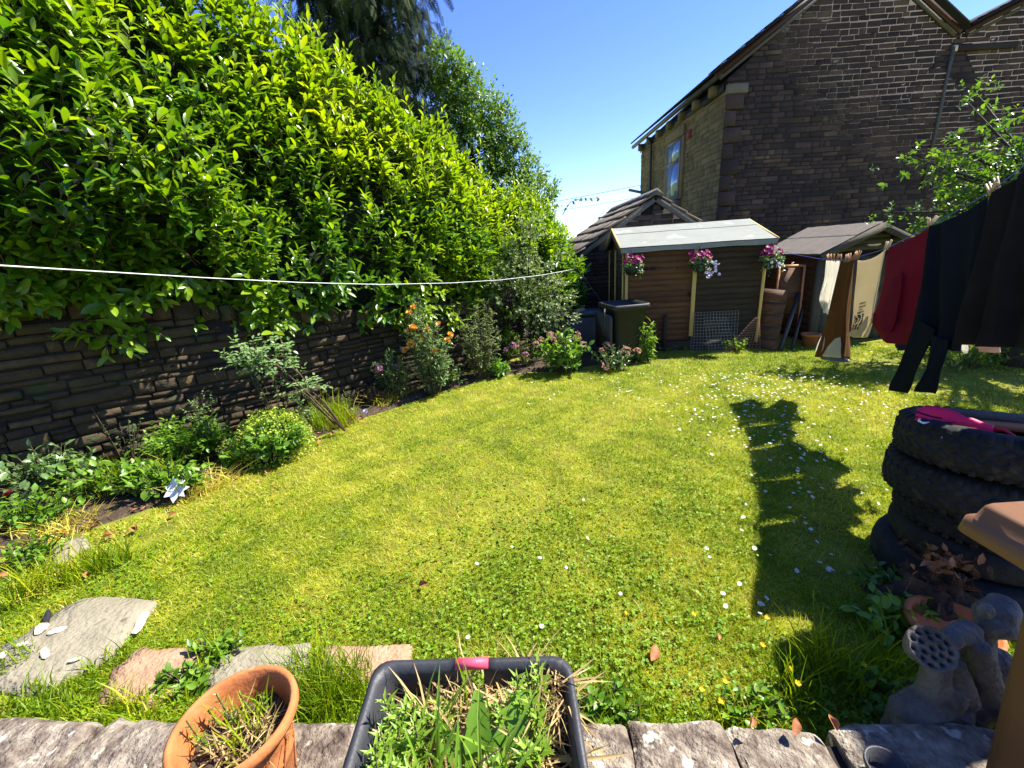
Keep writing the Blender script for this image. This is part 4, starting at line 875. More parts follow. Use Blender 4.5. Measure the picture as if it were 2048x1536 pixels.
lid = loft([ring(.27, .29, 0, f=lambda x, y, z: bn(-.32 + z, y, .5 + x)), ring(.27, .29, .03, f=lambda x, y, z: bn(-.32 + z, y, .5 + x))], 'lid', 'blackplastic', wb, (True, True))
MB().tube([bn(-.37, -.2, .86), bn(-.40, -.25, .80), bn(-.37, -.24, .40)], .014, 6).build('handle', 'greyplastic', wb)
for sg in (-1, 1): MB().lathe([(.0, -.03), (.09, -.03), (.1, -.02), (.1, .02), (.09, .03), (0, .03)], bn(-.2, sg * .2, .1), 18, [BX, [0, 0, 1], BY]).build('wheel', 'rubber', wb)
sc_ = gz(1150, 735); sc_ = np.array([1.18, 7.15, -.08]); sb = thing('storage_box', 'low black plastic storage box behind the border plants', 'storage box', sc_)
MB().box(sc_ + [0, 0, .35], (.85, .5, .7), bev=.03).build('body', 'blackplastic', sb); MB().box(sc_ + [.0, 0, .73], (.92, .56, .06), bev=.02).build('lid', 'blackplastic', sb)
p = sc_ + [.05, -.1, .785]; tag(MB().box(p, (.16, .12, .05), [nrm([1, .3, .1]), nrm([-.3, 1, 0]), [0, 0, 1]], bev=.012).build('broken_stone', 'flag', at=p), 'flat broken stone lying on the black storage box', 'stone')
# ================================================================ BORDER PLANTS
rose_o = flowermesh('rose_orange', 'rose', 'orange', .075); rose_p = flowermesh('rose_pink', 'rose', 'pink', .07); rose_c = flowermesh('rose_crimson', 'rose', 'crimson', .06); hyd = flowermesh('hydrangea_head', 'cluster', 'dustypink', .10)
hydp = flowermesh('pink_head', 'cluster', 'pink', .09)
def gp(px, py, z=0.03): p = gz(px, py, z); return p
# leaning rose
t = thing('leaning_rose', 'pale leaved rose bush leaning left on bare thorny canes', 'rose bush', gp(690, 862)); r8 = np.random.default_rng(88); L = Leaves(); b0 = gp(690, 862); pn = np.array([.647, -.763, 0])
canes = [((690, 862), (640, 820), (590, 775), (540, 730), (480, 715)), ((690, 862), (620, 790), (560, 735), (500, 690)), ((688, 858), (640, 800), (600, 745), (575, 690)), ((690, 862), (650, 805), (610, 770), (650, 770)), ((670, 850), (620, 795), (585, 770), (610, 830)), ((560, 735), (520, 705), (455, 735)), ((600, 750), (570, 720), (560, 670)), ((540, 730), (500, 740), (470, 715)), ((520, 715), (490, 690), (465, 690))]
segs = []
for c_ in canes:
    base = b0 - pn * .0; pts = np.array([onplane(px, py, b0, pn) for px, py in c_]); pts += pn * r8.uniform(-.12, .14) * np.linspace(0, 1, len(pts))[:, None]; segs.append(pts)
    n_ = 17
    for k in range(n_):
        u = r8.uniform(.62 if len(c_) > 3 else .1, 1.02) * (len(pts) - 1); j = min(int(u), len(pts) - 2); p = pts[j] + (pts[j + 1] - pts[j]) * (u - j) + r8.normal(size=3) * .025; o = nrm(r8.normal(size=3) + [0, -.2, .2]); q_ = nrm(np.cross(o, [0, 0, 1])); ls = r8.uniform(.038, .058)
        L.add(p + o * ls * 1.7, o, [0, -.35, 1], ls, r8.uniform(.4, 1))
        for w in (.5, 1.1):
            for sg in (-1, 1): L.add(p + o * ls * w, nrm(o * .5 + q_ * sg), [.25, -.25, 1], ls * .85, r8.uniform(.6, 1))
L.bake(OVAL, 'foliage', 'roseleaf', t)
b = MB(); [b.tube(s_, np.linspace(.009, .003, len(s_)), 5) for s_ in segs]; b.build('cane', 'twig', t)
# lady's mantle mound
t = bush('mantle_mound', 'rounded lime flowered mound at the edge of the lawn', 'plant', gp(555, 915), (.30, .26), .38, 150, 6, .05, ROUND, 'alchem', 3, tint=.45, low=.4)
L = Leaves(); c_ = gp(555, 905); n = 3600; d_ = rdir(n, r8); d_[:, 2] = np.abs(d_[:, 2]); q = r8.uniform(.85, 1.1, n)[:, None]; L.add(c_ + d_ * q * [.33, .29, .41], d_ + r8.normal(size=(n, 3)) * .6, d_, r8.uniform(.010, .022, n), .6); tag(L.bake(ROUND, 'flower_froth', 'limeflower', t), kind='stuff')
bush('mantle_leaves', 'round leaved green plant left of the lime mound', 'plant', gp(480, 925), (.16, .14), .2, 26, 4, .07, ROUND, 'alchem', 4, tint=.3)
bush('bramble_bush', 'sprawling bramble with bright green leaves against the wall', 'bramble', gp(390, 930), (.34, .28), .48, 60, 9, .05, OVAL, 'bramble', 5, tint=.5, compound=1, srad=.003)
bush('twiggy_rose', 'thin twiggy rose shoots rising above the bramble', 'rose bush', gp(430, 915), (.16, .12), .75, 12, 8, .035, OVAL, 'roseleaf', 6, tint=.5, compound=1)
bush('bindweed_patch', 'low light green leafy patch above the white flower', 'plant', gp(330, 985), (.42, .2), .28, 90, 7, .07, OVAL, 'bramble', 7, tint=.7)
bush('bindweed_patch', 'low leafy patch between the red rose and the white flower', 'plant', gp(220, 985), (.42, .24), .32, 95, 7, .065, OVAL, 'bramble', 8, tint=.6)
bush('red_rose', 'shaded rose with one dark red bloom near the wall', 'rose bush', gp(110, 985), (.38, .26), .46, 60, 8, .07, OVAL, 'roseleaf', 9, tint=.4, flowers=[(rose_c, 1, 1)])
bush('border_weeds', 'low straggling weeds at the left end of the border', 'plant', gp(45, 1050), (.42, .26), .24, 80, 6, .06, OVAL, 'bramble', 10, tint=.5, flowers=[(rose_c, 1, 1)])
bush('border_weeds', 'small leafy weeds beside the slab at the bed edge', 'plant', gp(70, 1120), (.25, .16), .16, 36, 6, .045, OVAL, 'bramble', 11, tint=.55)
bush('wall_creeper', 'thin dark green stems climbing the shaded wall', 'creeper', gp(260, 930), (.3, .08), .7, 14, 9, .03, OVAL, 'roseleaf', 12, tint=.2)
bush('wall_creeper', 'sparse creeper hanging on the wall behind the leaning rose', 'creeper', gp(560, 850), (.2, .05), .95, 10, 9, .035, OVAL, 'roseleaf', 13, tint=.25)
bush('pink_rose', 'pink flowered rose bush left of the orange rose', 'rose bush', gp(790, 795), (.28, .24), .68, 46, 9, .036, OVAL, 'roseleaf', 14, tint=.6, compound=1, flowers=[(rose_p, 6, 1)])
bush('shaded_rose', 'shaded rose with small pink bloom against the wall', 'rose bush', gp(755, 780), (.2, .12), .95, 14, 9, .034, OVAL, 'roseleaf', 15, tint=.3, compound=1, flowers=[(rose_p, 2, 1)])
bush('orange_rose', 'tall climbing rose covered with orange blooms', 'rose bush', gp(868, 785), (.30, .26), 1.32, 80, 13, .036, OVAL, 'roseleaf', 16, tint=.68, compound=1, low=.15, flowers=[(rose_o, 14, 1)], h0=.25)
bush('pale_shrub', 'light green feathery shrub right of the orange rose', 'shrub', gp(965, 755), (.34, .26), 1.15, 48, 12, .036, OVAL, 'greyleaf', 17, tint=.8, compound=1, low=.25)
bush('peach_rose', 'rose with faded peach blooms behind the orange rose', 'rose bush', gp(925, 735), (.24, .18), 1.3, 26, 10, .04, OVAL, 'roseleaf', 18, tint=.35, compound=1, flowers=[(rose_p, 3, 1)])
bush('broad_leaf_clump', 'broad leaved green clump at the border front', 'plant', gp(985, 752), (.26, .18), .24, 40, 5, .10, OVAL, 'alchem', 19, tint=.5)
bush('low_rose', 'low bushy growth at the foot of the orange rose', 'plant', gp(900, 772), (.3, .18), .36, 46, 7, .05, OVAL, 'roseleaf', 20, tint=.6)
bush('valerian', 'tall leafy plant with pink heads in the middle of the border', 'plant', gp(1055, 735), (.30, .2), .62, 44, 9, .055, LANCE, 'weed', 21, tint=.5, flowers=[(hydp, 7, .6)])
bush('hydrangea', 'broad leaved hydrangea with faded pink heads', 'shrub', gp(1130, 742), (.42, .34), .62, 80, 8, .10, OVAL, 'hydra', 22, tint=.65, flowers=[(hyd, 13, .7)])
bush('phlox', 'dark leafed plant with faded heads in front of the wheelie bin', 'plant', gp(1225, 738), (.34, .2), .35, 54, 7, .05, OVAL, 'roseleaf', 23, tint=.35, flowers=[(hyd, 6, .6)])
for i, (px, py, hh, lb) in enumerate(((1278, 727, .78, 'tallest leafy stem standing against the brown shed boards'), (1297, 727, .70, 'leafy stem right of the tallest one by the brown boards'), (1252, 728, .42, 'shorter leafy stem in front of the wheelie bin'))):
    bush('tall_weed', lb, 'weed', gp(px, py, .0), (.075, .06), hh, 11, 26, .095, LANCE, 'weed', 30 + i, tint=.62, low=.05, h0=.7, group='tall leafy weeds by the shed', srad=.005)
bush('dock_plant', 'young bright weed in front of the rusty mesh', 'weed', gp(1470, 704, 0), (.2, .12), .3, 22, 6, .08, LANCE, 'weed', 34, tint=.7)
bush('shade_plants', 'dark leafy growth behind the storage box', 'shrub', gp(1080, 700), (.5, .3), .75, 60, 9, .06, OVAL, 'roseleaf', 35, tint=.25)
bush('day_lily', 'sword leaved plant with dull orange buds behind the hydrangea', 'plant', gp(1015, 720), (.25, .2), .75, 30, 10, .11, LANCE, 'weed', 36, tint=.45)
bush('heather', 'bronze heather tuft at the lawn edge below the pink rose', 'heather', gp(755, 808), (.16, .13), .26, 70, 10, .022, LANCE, 'bracken', 37, tint=.6)
bush('heather', 'bronze heather tuft between the pink and orange roses', 'heather', gp(822, 790), (.16, .12), .22, 60, 10, .022, LANCE, 'bracken', 38, tint=.5)
bush('small_fern', 'small grey green fern in the shade right of the leaning rose', 'fern', gp(695, 820), (.14, .1), .24, 16, 10, .035, LANCE, 'greyleaf', 39, tint=.6)
bush('bed_weeds', 'low weeds filling the shaded foot of the wall', 'plant', gp(640, 840), (.5, .14), .14, 40, 5, .04, OVAL, 'bramble', 40, tint=.25)
bush('shed_weeds', 'ragged grass and weeds at the foot of the shed', 'plant', gp(1370, 700, 0), (.6, .08), .12, 50, 5, .06, LANCE, 'weed', 41, tint=.45)
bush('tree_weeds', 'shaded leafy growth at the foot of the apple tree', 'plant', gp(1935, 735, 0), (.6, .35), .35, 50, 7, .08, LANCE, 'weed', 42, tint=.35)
bush('tree_weeds', 'bright weeds behind the black jumper sleeves', 'plant', gp(1850, 712, 0), (.25, .2), .3, 26, 7, .07, OVAL, 'weed', 43, tint=.6)
bush('tyre_weeds', 'leafy weeds with buds in front of the tyres', 'weed', gp(1985, 1180, 0), (.1, .08), .26, 10, 12, .045, LANCE, 'weed', 44, tint=.6, low=.2)
bush('tyre_weeds', 'low leafy weeds left of the stone ornament', 'weed', gp(1800, 1260, 0), (.22, .14), .14, 34, 6, .06, OVAL, 'weed', 45, tint=.5)
bush('tyre_weeds', 'dark weeds at the foot of the tyre stack', 'weed', gp(1780, 1180, 0), (.2, .16), .12, 26, 6, .05, OVAL, 'bramble', 46, tint=.3)
for i, (px, py, lb) in enumerate(((430, 1310, 'rosette of leaves between the two flagstones'), (380, 1370, 'line of small leaves beside the red flagstone'), (1220, 1420, 'leafy weeds along the ledge right of the black box'), (1500, 1430, 'leafy weeds by the gap in the ledge stones'), (1760, 1400, 'leafy weeds in front of the stone ornament'))):
    bush('ground_weeds', lb, 'weed', gp(px, py, 0), (.15, .08), .09, 26, 5, .04, OVAL, 'bramble', 50 + i, tint=.6, low=.3)
wf = gp(357, 990, .07); wf[2] = .12; o = link('clematis_flower', flowermesh('clematis_flower', 'clematis', 'white', .17), None, wf); orient(o, nrm([.25, -.75, .6])); tag(o, 'large open white flower at the lawn edge', 'flower')
MB().tube([wf - [0, -.05, .1], wf], .003, 4).build('stem', 'twig', None).parent = o; bpy.data.objects['stem' if False else o.children[0].name].matrix_parent_inverse = Matrix.LocRotScale(wf.tolist(), o.rotation_quaternion, None).inverted()
pk = gp(733, 828, .04); o = link('lilac_flower', flowermesh('lilac_flower', 'rose', 'lilac', .05), None, pk + [0, 0, .03]); orient(o, nrm([0, -.6, .8])); tag(o, 'single lilac bloom low at the lawn edge', 'flower')

# ================================================================ LAWN FLOWERS, DEAD LEAVES, STONES
def daisymesh(name, pm, n, s, cup):
    V = []; F = []
    for i in range(n):
        a = i / n * 6.283; w = 2.2 / n; c, q = np.array([math.cos(a), math.sin(a)]), np.array([-math.sin(a), math.cos(a)]); b_ = len(V)
        V += [(*(c * .25 - q * w * .3), 0), (*(c * .8 - q * w), cup * .8), (*(c * 1.0), cup), (*(c * .8 + q * w), cup * .8), (*(c * .25 + q * w * .3), 0)]; F.append((b_, b_ + 1, b_ + 2, b_ + 3, b_ + 4))
    k = len(V); an = np.arange(8) / 8 * 6.283; V += [(.34 * math.cos(a), .34 * math.sin(a), .06) for a in an] + [(0, 0, .16)]
    return npmesh(name, np.array(V) * s, [F, [(k + i, k + (i + 1) % 8, k + 8) for i in range(8)]], [pm, 'centre'], [0, 1])
dm = [daisymesh('daisy', 'white', 13, .0125, .15), daisymesh('daisy', 'white', 12, .011, .45)]; bm_ = daisymesh('buttercup', 'yellow', 5, .013, .5)
r9 = np.random.default_rng(99); D = []
for (px, py, sx, sy, n, wh_) in ((1500, 770, 190, 30, 95, 'in the thick drift before the sheds'), (1560, 880, 110, 60, 55, 'in and round the laundry shadow'), (1650, 960, 120, 70, 35, 'between the laundry shadow and the tyres'), (1280, 745, 130, 14, 14, 'near the bare earth by the wheelie bin'), (1600, 1120, 130, 70, 12, 'in the dark shadow beside the tyres'), (1660, 700, 90, 8, 24, 'below the trousers at the foot of the old shed'), (1150, 1130, 300, 150, 12, 'alone in the open middle of the lawn'), (1480, 1200, 60, 30, 7, 'in the small clump at the near end of the shadow'), (1750, 820, 60, 50, 18, 'just behind the top tyre'), (1150, 790, 220, 30, 14, 'along the far lawn edge by the hydrangea'), (1850, 800, 120, 20, 8, 'in the tree shade under the jumper sleeves')):
    for k in range(n): D.append((px + r9.normal() * sx * .6, py + r9.normal() * sy * .6, wh_))
for px, py, wh_ in D:
    if py < 690: continue
    p = gz(px, py, .03)
    if not lawn_edge_ok(np.array([p[:2]]))[0] or p[0] > 6.4: continue
    o = link('daisy', dm[int(r9.integers(0, 2))], None, (p[0], p[1], gheight(p[0], p[1]) + r9.uniform(.028, .042))); orient(o, nrm([r9.normal() * .3 + .25, r9.normal() * .3 - .05, 1]), r9.uniform(0, 6)); o.scale = [r9.uniform(.8, 1.2)] * 3
    tag(o, 'small white daisy ' + wh_, 'daisy', 'daisies ' + wh_)
L = Leaves()
for k in range(230):
    px, py = 1520 + r9.normal() * 130, 765 + abs(r9.normal()) * 55 - 15; p = gz(px, py, .03)
    if py < 700 or p[1] > 6.2: continue
    for m_ in range(6): a = m_ * 1.047; L.add([p[0], p[1], gheight(p[0], p[1]) + .036], (math.cos(a), math.sin(a), .15), (0, 0, 1), .0115, .5)
tag(L.bake(PETAL, 'small_daisies', 'white'), 'drift of tiny white daisies in the far lawn', None, None, 'stuff')
BUT = [(1255, 1225, 'first from the tyre shadow on the open lawn'), (1387, 1228, ''), (1535, 1235, ''), (1525, 1290, ''), (1580, 1338, ''), (1452, 1362, ''), (1405, 1378, ''), (1443, 1402, ''), (1595, 1367, ''), (1812, 1203, ''), (1828, 1238, ''), (1727, 1330, '')]
for i, (px, py, _) in enumerate(BUT):
    hh = .05 + .04 * (i % 3); p = gz(px, py, hh); o = link('buttercup', bm_, None, p); orient(o, nrm([r9.normal() * .3, -.3, 1]), r9.uniform(0, 6)); o.scale = [.85] * 3
    st_ = MB().tube([p - [0, 0, hh], p], .0015, 4, False); sto = link('stem', st_.mesh('stem', 'clover', p), o); sto.matrix_parent_inverse = Matrix.LocRotScale(None, o.rotation_quaternion, (.85, .85, .85)).inverted().to_4x4()
    tag(o, 'yellow buttercup ' + ('leftmost of the twelve, in open short lawn', 'in the open lawn right of the leftmost one', 'at the near corner of the laundry shadow', 'just below the corner of the laundry shadow', 'in the tall grass tuft by the ledge', 'leftmost of the three close to the ledge', 'low and second from the ledge stones', 'nearest of all to the ledge stones', 'at the foot of the tall grass tuft', 'on a tall stem before the bottom tyre', 'second on a stem below the bottom tyre', 'in dark grass left of the stone figure')[i], 'buttercup', 'buttercups in the near grass')
def deadleaf(seed, curl=.5):
    r = np.random.default_rng(seed); V, F = LAUREL; V = V.copy(); V[:, 1] *= 1.5; V[:, 2] += curl * (V[:, 1] ** 2) * 4 + .25 * curl * (V[:, 0] - .5) ** 2 * 2 + r.normal(size=len(V)) * .02; V[:, 0] -= .5
    return npmesh('dead_leaf', V, [F], 'brownleaf', smooth=True)
dl = [deadleaf(i, .7 + .4 * i) for i in range(4)]
LV = [(1307, 1307, .075, 'large curled tan leaf lying on the lawn right of the black box'), (1437, 1276, .03, 'tiny tan leaf on the lawn above the large tan leaf'), (848, 1170, .055, 'dark brown leaf standing upright in the middle of the lawn'), (1500, 1447, .05, 'curled brown leaf at the ledge edge left of the gap'), (1590, 1455, .07, 'crumpled brown leaf over the gap in the ledge'), (1665, 1448, .06, 'folded brown leaf on the ledge by the stone ornament'), (220, 1072, .08, 'bright orange leaf on the dry bed edge'), (275, 1058, .07, 'rust leaf right of the orange leaf on the bed edge'), (345, 1030, .06, 'curled rust leaf below the white flower'), (178, 1150, .06, 'orange leaf in the long grass above the big flagstone'), (10, 1155, .07, 'orange leaf at the left edge of the border'), (195, 1050, .07, 'orange leaf beside the dead straw'), (480, 945, .07, 'brown leaf under the round leaved plant'), (600, 905, .06, 'brown leaf at the foot of the lime mound'), (665, 868, .07, 'tan leaf at the foot of the leaning rose'), (700, 845, .07, 'rust leaf in the grass right of the leaning rose'), (720, 838, .05, 'small tan leaf on the lawn edge by the lilac bloom'), (640, 885, .06, 'tan leaf on the lawn edge right of the lime mound'), (535, 945, .05, 'dark leaf in front of the lime mound'), (800, 805, .05, 'tan leaf below the pink rose'), (968, 1333, .05, 'tan leaf seen through the handle hole of the black box'), (290, 1000, .06, 'brown leaf among the bindweed'), (440, 935, .06, 'rust leaf beneath the bramble')]
for i, (px, py, s_, lb) in enumerate(LV):
    z = .03 if py < 1430 else .22; p = gz(px, py, z); o = link('dead_leaf', dl[i % 4], None, p + [0, 0, .005]); o.scale = [s_ * (1.0 if py < 1430 else .7)] * 3; orient(o, nrm([r9.normal() * .4, -.35 - .3 * (i in (0, 2)), 1]), r9.uniform(0, 6)); tag(o, lb, 'dead leaf', 'dead leaves on the ground')
L = Leaves(); n = 260
for (px, py, sx, sy, c_) in ((690, 860, 60, 20, 60), (450, 960, 60, 18, 60), (110, 1070, 80, 25, 50), (780, 800, 60, 12, 50), (300, 1010, 80, 16, 40), (1300, 722, 90, 8, 40)):
    for k in range(c_):
        p = gz(px + r9.normal() * sx, py + r9.normal() * sy, .03); L.add(p, nrm(np.append(r9.normal(size=2), r9.normal() * .2)), nrm(r9.normal(size=3) * .4 + [0, 0, 1]), r9.uniform(.015, .04), .5)
tag(L.bake(OVAL, 'leaf_litter', 'brownleaf'), 'fine brown leaf litter along the edge of the border', None, None, 'stuff')
# flagstones
path = thing('stone_path', 'row of sunken flagstones between the lawn and the ledge', 'path', gz(300, 1330)); tag(path, kind='structure'); del path['category']
for (pp, m_, lb), poly in zip(FLAGS, flag_polys):
    c_ = poly.mean(0); n_ = 40; pts = []
    for i in range(len(poly)):
        for k in range(4): q = poly[i] + (poly[(i + 1) % len(poly)] - poly[i]) * k / 4; pts.append(q + r9.normal(size=2) * .009)
    pts = np.array(pts); top = np.column_stack([pts + (c_ - pts) * .03, np.full(len(pts), .020) + r9.normal(size=len(pts)) * .0015]); bot = np.column_stack([pts, np.full(len(pts), -.04)])
    k = len(pts); inn = [top + (np.append(c_, .024) - top) * w for w in (.35, .7)]
    for I in inn: I[:, 2] += r9.normal(size=k) * .0012
    V = np.concatenate([bot, top, *inn, [np.append(c_, .024)]]); F = [(j * k + i, j * k + (i + 1) % k, (j + 1) * k + (i + 1) % k, (j + 1) * k + i) for j in range(3) for i in range(k)] + [(3 * k + i, 3 * k + (i + 1) % k, 4 * k) for i in range(k)]
    o = MB().add(V, F).build('flagstone', m_, path, smooth=False); o['label'] = lb
def rock(p, s, name, mat, label, group=None, seed=0, cat='stone'):
    r = np.random.default_rng(seed); bm = bmesh.new(); bmesh.ops.create_icosphere(bm, subdivisions=2, radius=1)
    for v in bm.verts:
        co = np.array(v.co); k = 1 + .28 * fbm(co[None], seed, 3, 1.7)[0]; v.co = Vector(co * k * np.array(s))
    me = bpy.data.meshes.new(name); bm.to_mesh(me); bm.free(); me.materials.append(MT[mat]); o = link(name, me, None, p); o.rotation_euler = (0, 0, r.uniform(0, 6)); return tag(o, label, cat, group)
for i, (px, py, s_, lb) in enumerate(((280, 1248, (.075, .02, .012), 'long pale stone chip at the right corner of the big flagstone'), (85, 1255, (.05, .025, .015), 'largest pale chip at the back of the big flagstone'), (112, 1262, (.035, .016, .01), 'pale chip just right of the largest chip'), (40, 1290, (.03, .012, .008), 'white chip left on the big flagstone'), (90, 1305, (.045, .016, .01), 'pale flat chip in the middle of the big flagstone'), (150, 1320, (.025, .01, .008), 'small pale chip near the front of the big flagstone'), (5, 1310, (.025, .015, .01), 'white chip at the left edge of the big flagstone'))):
    rock(gz(px, py, .03), s_, 'stone_chip', 'chip', lb, 'pale chips on the flagstone', 60 + i)
p = gz(95, 1232, .035); rock(p, (.06, .014, .012), 'slate_shard', 'roofslate', 'dark slate shard at the back of the big flagstone', None, 70)
# ledge of rough coping stones at the camera's feet
led = thing('retaining_ledge', 'low garden wall topped with rough lichened coping stones', 'wall', (0, .9, 0)); ex = nrm(gz(1550, 1465, .2) - gz(0, 1445, .2)); ey = np.array([-ex[1], ex[0], 0])
L0 = gz(-60, 1424, .21)
MB().box(L0 + ex * 1.75 - ey * .24 + np.array([0, 0, -.30]), (4.6, .40, .5), [ex, ey, [0, 0, 1]]).build('wall_core', 'mortar', led)
xs = [-.55, .55, 1.12, 1.50, 2.07, 2.40, 2.72, 3.02, 3.55, 4.2]; dips = [0, .004, -.006, .006, -.004, .004, -.03, -.008, 0, 0]
for i in range(len(xs) - 1):
    a, c_ = xs[i] + .006, xs[i + 1] - .012; n_ = max(8, int((c_ - a) / .016)); G = []; nv_ = 30
    for v in np.linspace(0, 1, nv_):
        w_ = v * .62; U_ = np.linspace(a, c_, n_); e = np.minimum(U_ - a, c_ - U_); Q = np.stack([U_, np.full(n_, w_)], 1)
        pit = np.clip(fbm(Q, 85, 3, 16) - .25, 0, 1); h_ = fbm(Q, 80 + i, 4, 7) * .008 + fbm(Q, 86, 3, 30) * .004 - .022 * pit - .014 * np.exp(-e / .010) - .016 * math.exp(-w_ / .014); edge = fbm(np.stack([U_, U_ * 0 + 3.0], 1), 90 + i, 4, 6) * .020 * math.exp(-v * 7)
        side = fbm(np.stack([U_ * 0 + i, np.full(n_, w_)], 1), 95, 3, 8) * .012
        G.append([L0 + ex * (U_[k] + side[k]) - ey * (w_ + edge[k]) + np.array([0, 0, h_[k] + dips[i]]) for k in range(n_)])
    G = np.array(G); b = MB().grid(G)
    for E_ in (G[0], G[:, 0][::-1], G[:, -1]): b.grid([E_ - np.array([0, 0, .1]), E_])
    o = b.build('coping_stone', 'coping', led, smooth=True)
st = courses(4.4, -.1, .1, (.08, .12), (.2, .45), r9); lay_stones(led, L0 - ex * .4 + np.array([0, 0, -.22]) - ey * .03, ex, ey, st, .12, 'coping', 40, 'stone', 'small_stonework', .01, r9)
gx_, gy_ = np.meshgrid(np.linspace(-4, 4.2, 30), np.linspace(-6, .50, 20), indexing='ij'); tag(MB().grid(np.stack([gx_, gy_, np.full_like(gx_, .10) + .004 * RNG.normal(size=gx_.shape)], -1).transpose(1, 0, 2)).build('patio', 'flag', smooth=True), 'stone patio behind the ledge', None, None, 'structure')
# ================================================================ POT, BOX AND THEIR PLANTS
pc = gz(468, 1436, .47); pc = np.array([pc[0], pc[1], 0]); ZR = .47; pot = thing('terracotta_pot', 'round terracotta pot standing on the ledge', 'plant pot', (pc[0], pc[1], .2))
pr_ = [(.001, .205), (.105, .205), (.112, .22), (.118, .30), (.122, .306), (.118, .313), (.130, .40), (.138, .432), (.156, .436), (.162, .45), (.160, .468), (.150, .476), (.142, .468), (.136, .44), (.126, .37), (.001, .37)]
MB().lathe([(a * 1.03, b_) for a, b_ in pr_[:-1]], pc, 72).build('body', 'terracotta', pot, smooth=True)
b = MB(); n_ = 24; G = [[pc + np.array([math.cos(a) * q * .127, math.sin(a) * q * .127, .375 + .008 * r9.normal() * (q > 0)]) for a in np.linspace(0, 2 * math.pi, n_ + 1)] for q in (0, .3, .6, .85, 1)]
for g_ in G: g_[-1] = g_[0]
b.grid(G).build('potting_soil', 'soil', pot)
for k in range(3):
    th = np.linspace(0, 1, 14); b = MB(); b.tube([pc + np.array([math.cos(5.3 + k * .55 + t_ * .5) * (.119 + .015 * t_), math.sin(5.3 + k * .55 + t_ * .5) * (.119 + .015 * t_), .22 + .19 * t_]) for t_ in th], .0025, 5); b.build('raised_rib', 'terracotta', pot)
def seedling(p, h, label, group, seed, mat='weed', ls=.028, nm='seedling', stems=1):
    r = np.random.default_rng(seed); p = np.asarray(p, float); t = thing(nm, label, 'seedling', p, group); L_ = Leaves(); b = MB()
    for j in range(stems):
        d_ = nrm(np.array([0, 0, 1]) + r.normal(size=3) * (.12 if j == 0 else .4)); hh = h * (1 if j == 0 else r.uniform(.5, .95)); n = int(7 + hh * 90); p2 = p + (np.append(r.normal(size=2) * .022, 0) if j else 0)
        for k in range(n):
            u = .12 + .88 * k / n; a = k * 2.4 + j; o = np.array([math.cos(a), math.sin(a), .45 + .8 * u]); L_.add(p2 + d_ * hh * u, o, [0, 0, 1], ls * (1.15 - .5 * u) * r.uniform(.8, 1.2), np.clip(.4 + .45 * u, 0, 1))
        b.tube([p2 - [0, 0, .01], p2 + d_ * hh], .0022, 4, False)
    L_.bake(LANCE, 'foliage', mat, t); b.build('stem', 'twig', t)
for i, (px, py, h) in enumerate(((395, 1490, .12), (420, 1500, .075), (462, 1440, .13), (440, 1455, .085), (505, 1430, .10), (530, 1420, .085), (480, 1460, .09))):
    p = gz(px, py, .375); p = pc + (p - pc) * [1, 1, 0] + [0, 0, .375]; v = p[:2] - pc[:2]; k = min(1, .115 / (np.linalg.norm(v) + 1e-6)); p[:2] = pc[:2] + v * k
    seedling(p, h, ('yellow green seedling at the left inside edge of the terracotta pot', 'shortest seedling at the left of the terracotta pot', 'tallest seedling at the back of the terracotta pot', 'reddish seedling left of the tallest one in the pot', 'seedling in the middle of the terracotta pot', 'seedling at the right side of the terracotta pot', 'seedling at the front of the terracotta pot')[i], 'seedlings in the terracotta pot', 300 + i, ls=.024)
def strawmass(c, ext, n, lmin, lmax, name, label, mat, seed, upz=.35, w=1.0, tint=.5):
    r = np.random.default_rng(seed); L_ = Leaves(); P_ = np.asarray(c) + r.uniform(-1, 1, (n, 3)) * ext; d_ = nrm(np.column_stack([r.normal(size=(n, 2)), np.abs(r.normal(size=n)) * upz])); L_.add(P_, d_, nrm(r.normal(size=(n, 3)) + [0, 0, 1]), r.uniform(lmin, lmax, n), r.uniform(tint - .3, tint + .3, n)); return tag(L_.bake(BLADE, name, mat), label, None, None, 'stuff')
strawmass(pc + [.02, .0, .385], (.07, .07, .01), 130, .05, .12, 'pot_straw', 'dead straw lying on the soil in the terracotta pot', 'straw', 1, .5)
P_ = np.column_stack([pc[0] + r9.normal(size=60) * .045, pc[1] + r9.normal(size=60) * .045]); make_blades(P_, .10, .0035, 'pot_grass', 'green grass blades growing in the terracotta pot', .55, -.05, z=np.full(60, .375))

TXL, TXR, TYF, TYN, TZ, TB = -.452, .105, .925, .535, .56, .2
tub = thing('black_box', 'black plastic box with pink handle used as a planter', 'planter box', ((TXL + TXR) / 2, .74, TB)); tcx, tcy = (TXL + TXR) / 2, (TYF + TYN) / 2
def tp_(x, y, z): # tapered box point, x,y in -1..1
    k = .82 + .18 * (z - TB) / (TZ - TB); return np.array([tcx + x * (TXR - TXL) / 2 * k, tcy + y * (TYF - TYN) / 2 * k - (.012 * x), z])
tf = lambda ins: (lambda x, y, z: tp_(x / ((TXR - TXL) / 2) , y / ((TYF - TYN) / 2), z))
hx, hy = (TXR - TXL) / 2, (TYF - TYN) / 2
def tring(i, z, n=4): return ring(hx - i, hy - i, z, n, .05, tf(0))
# walls: lofted ring with an opening in the far side for the hand hold
rings = [tring(.012, TB), tring(0, TB + .02), tring(0, .455), tring(0, .535), tring(-.012, .54), tring(-.012, TZ), tring(.004, TZ), tring(.012, .535), tring(.012, .455), tring(.012, TB + .03)]
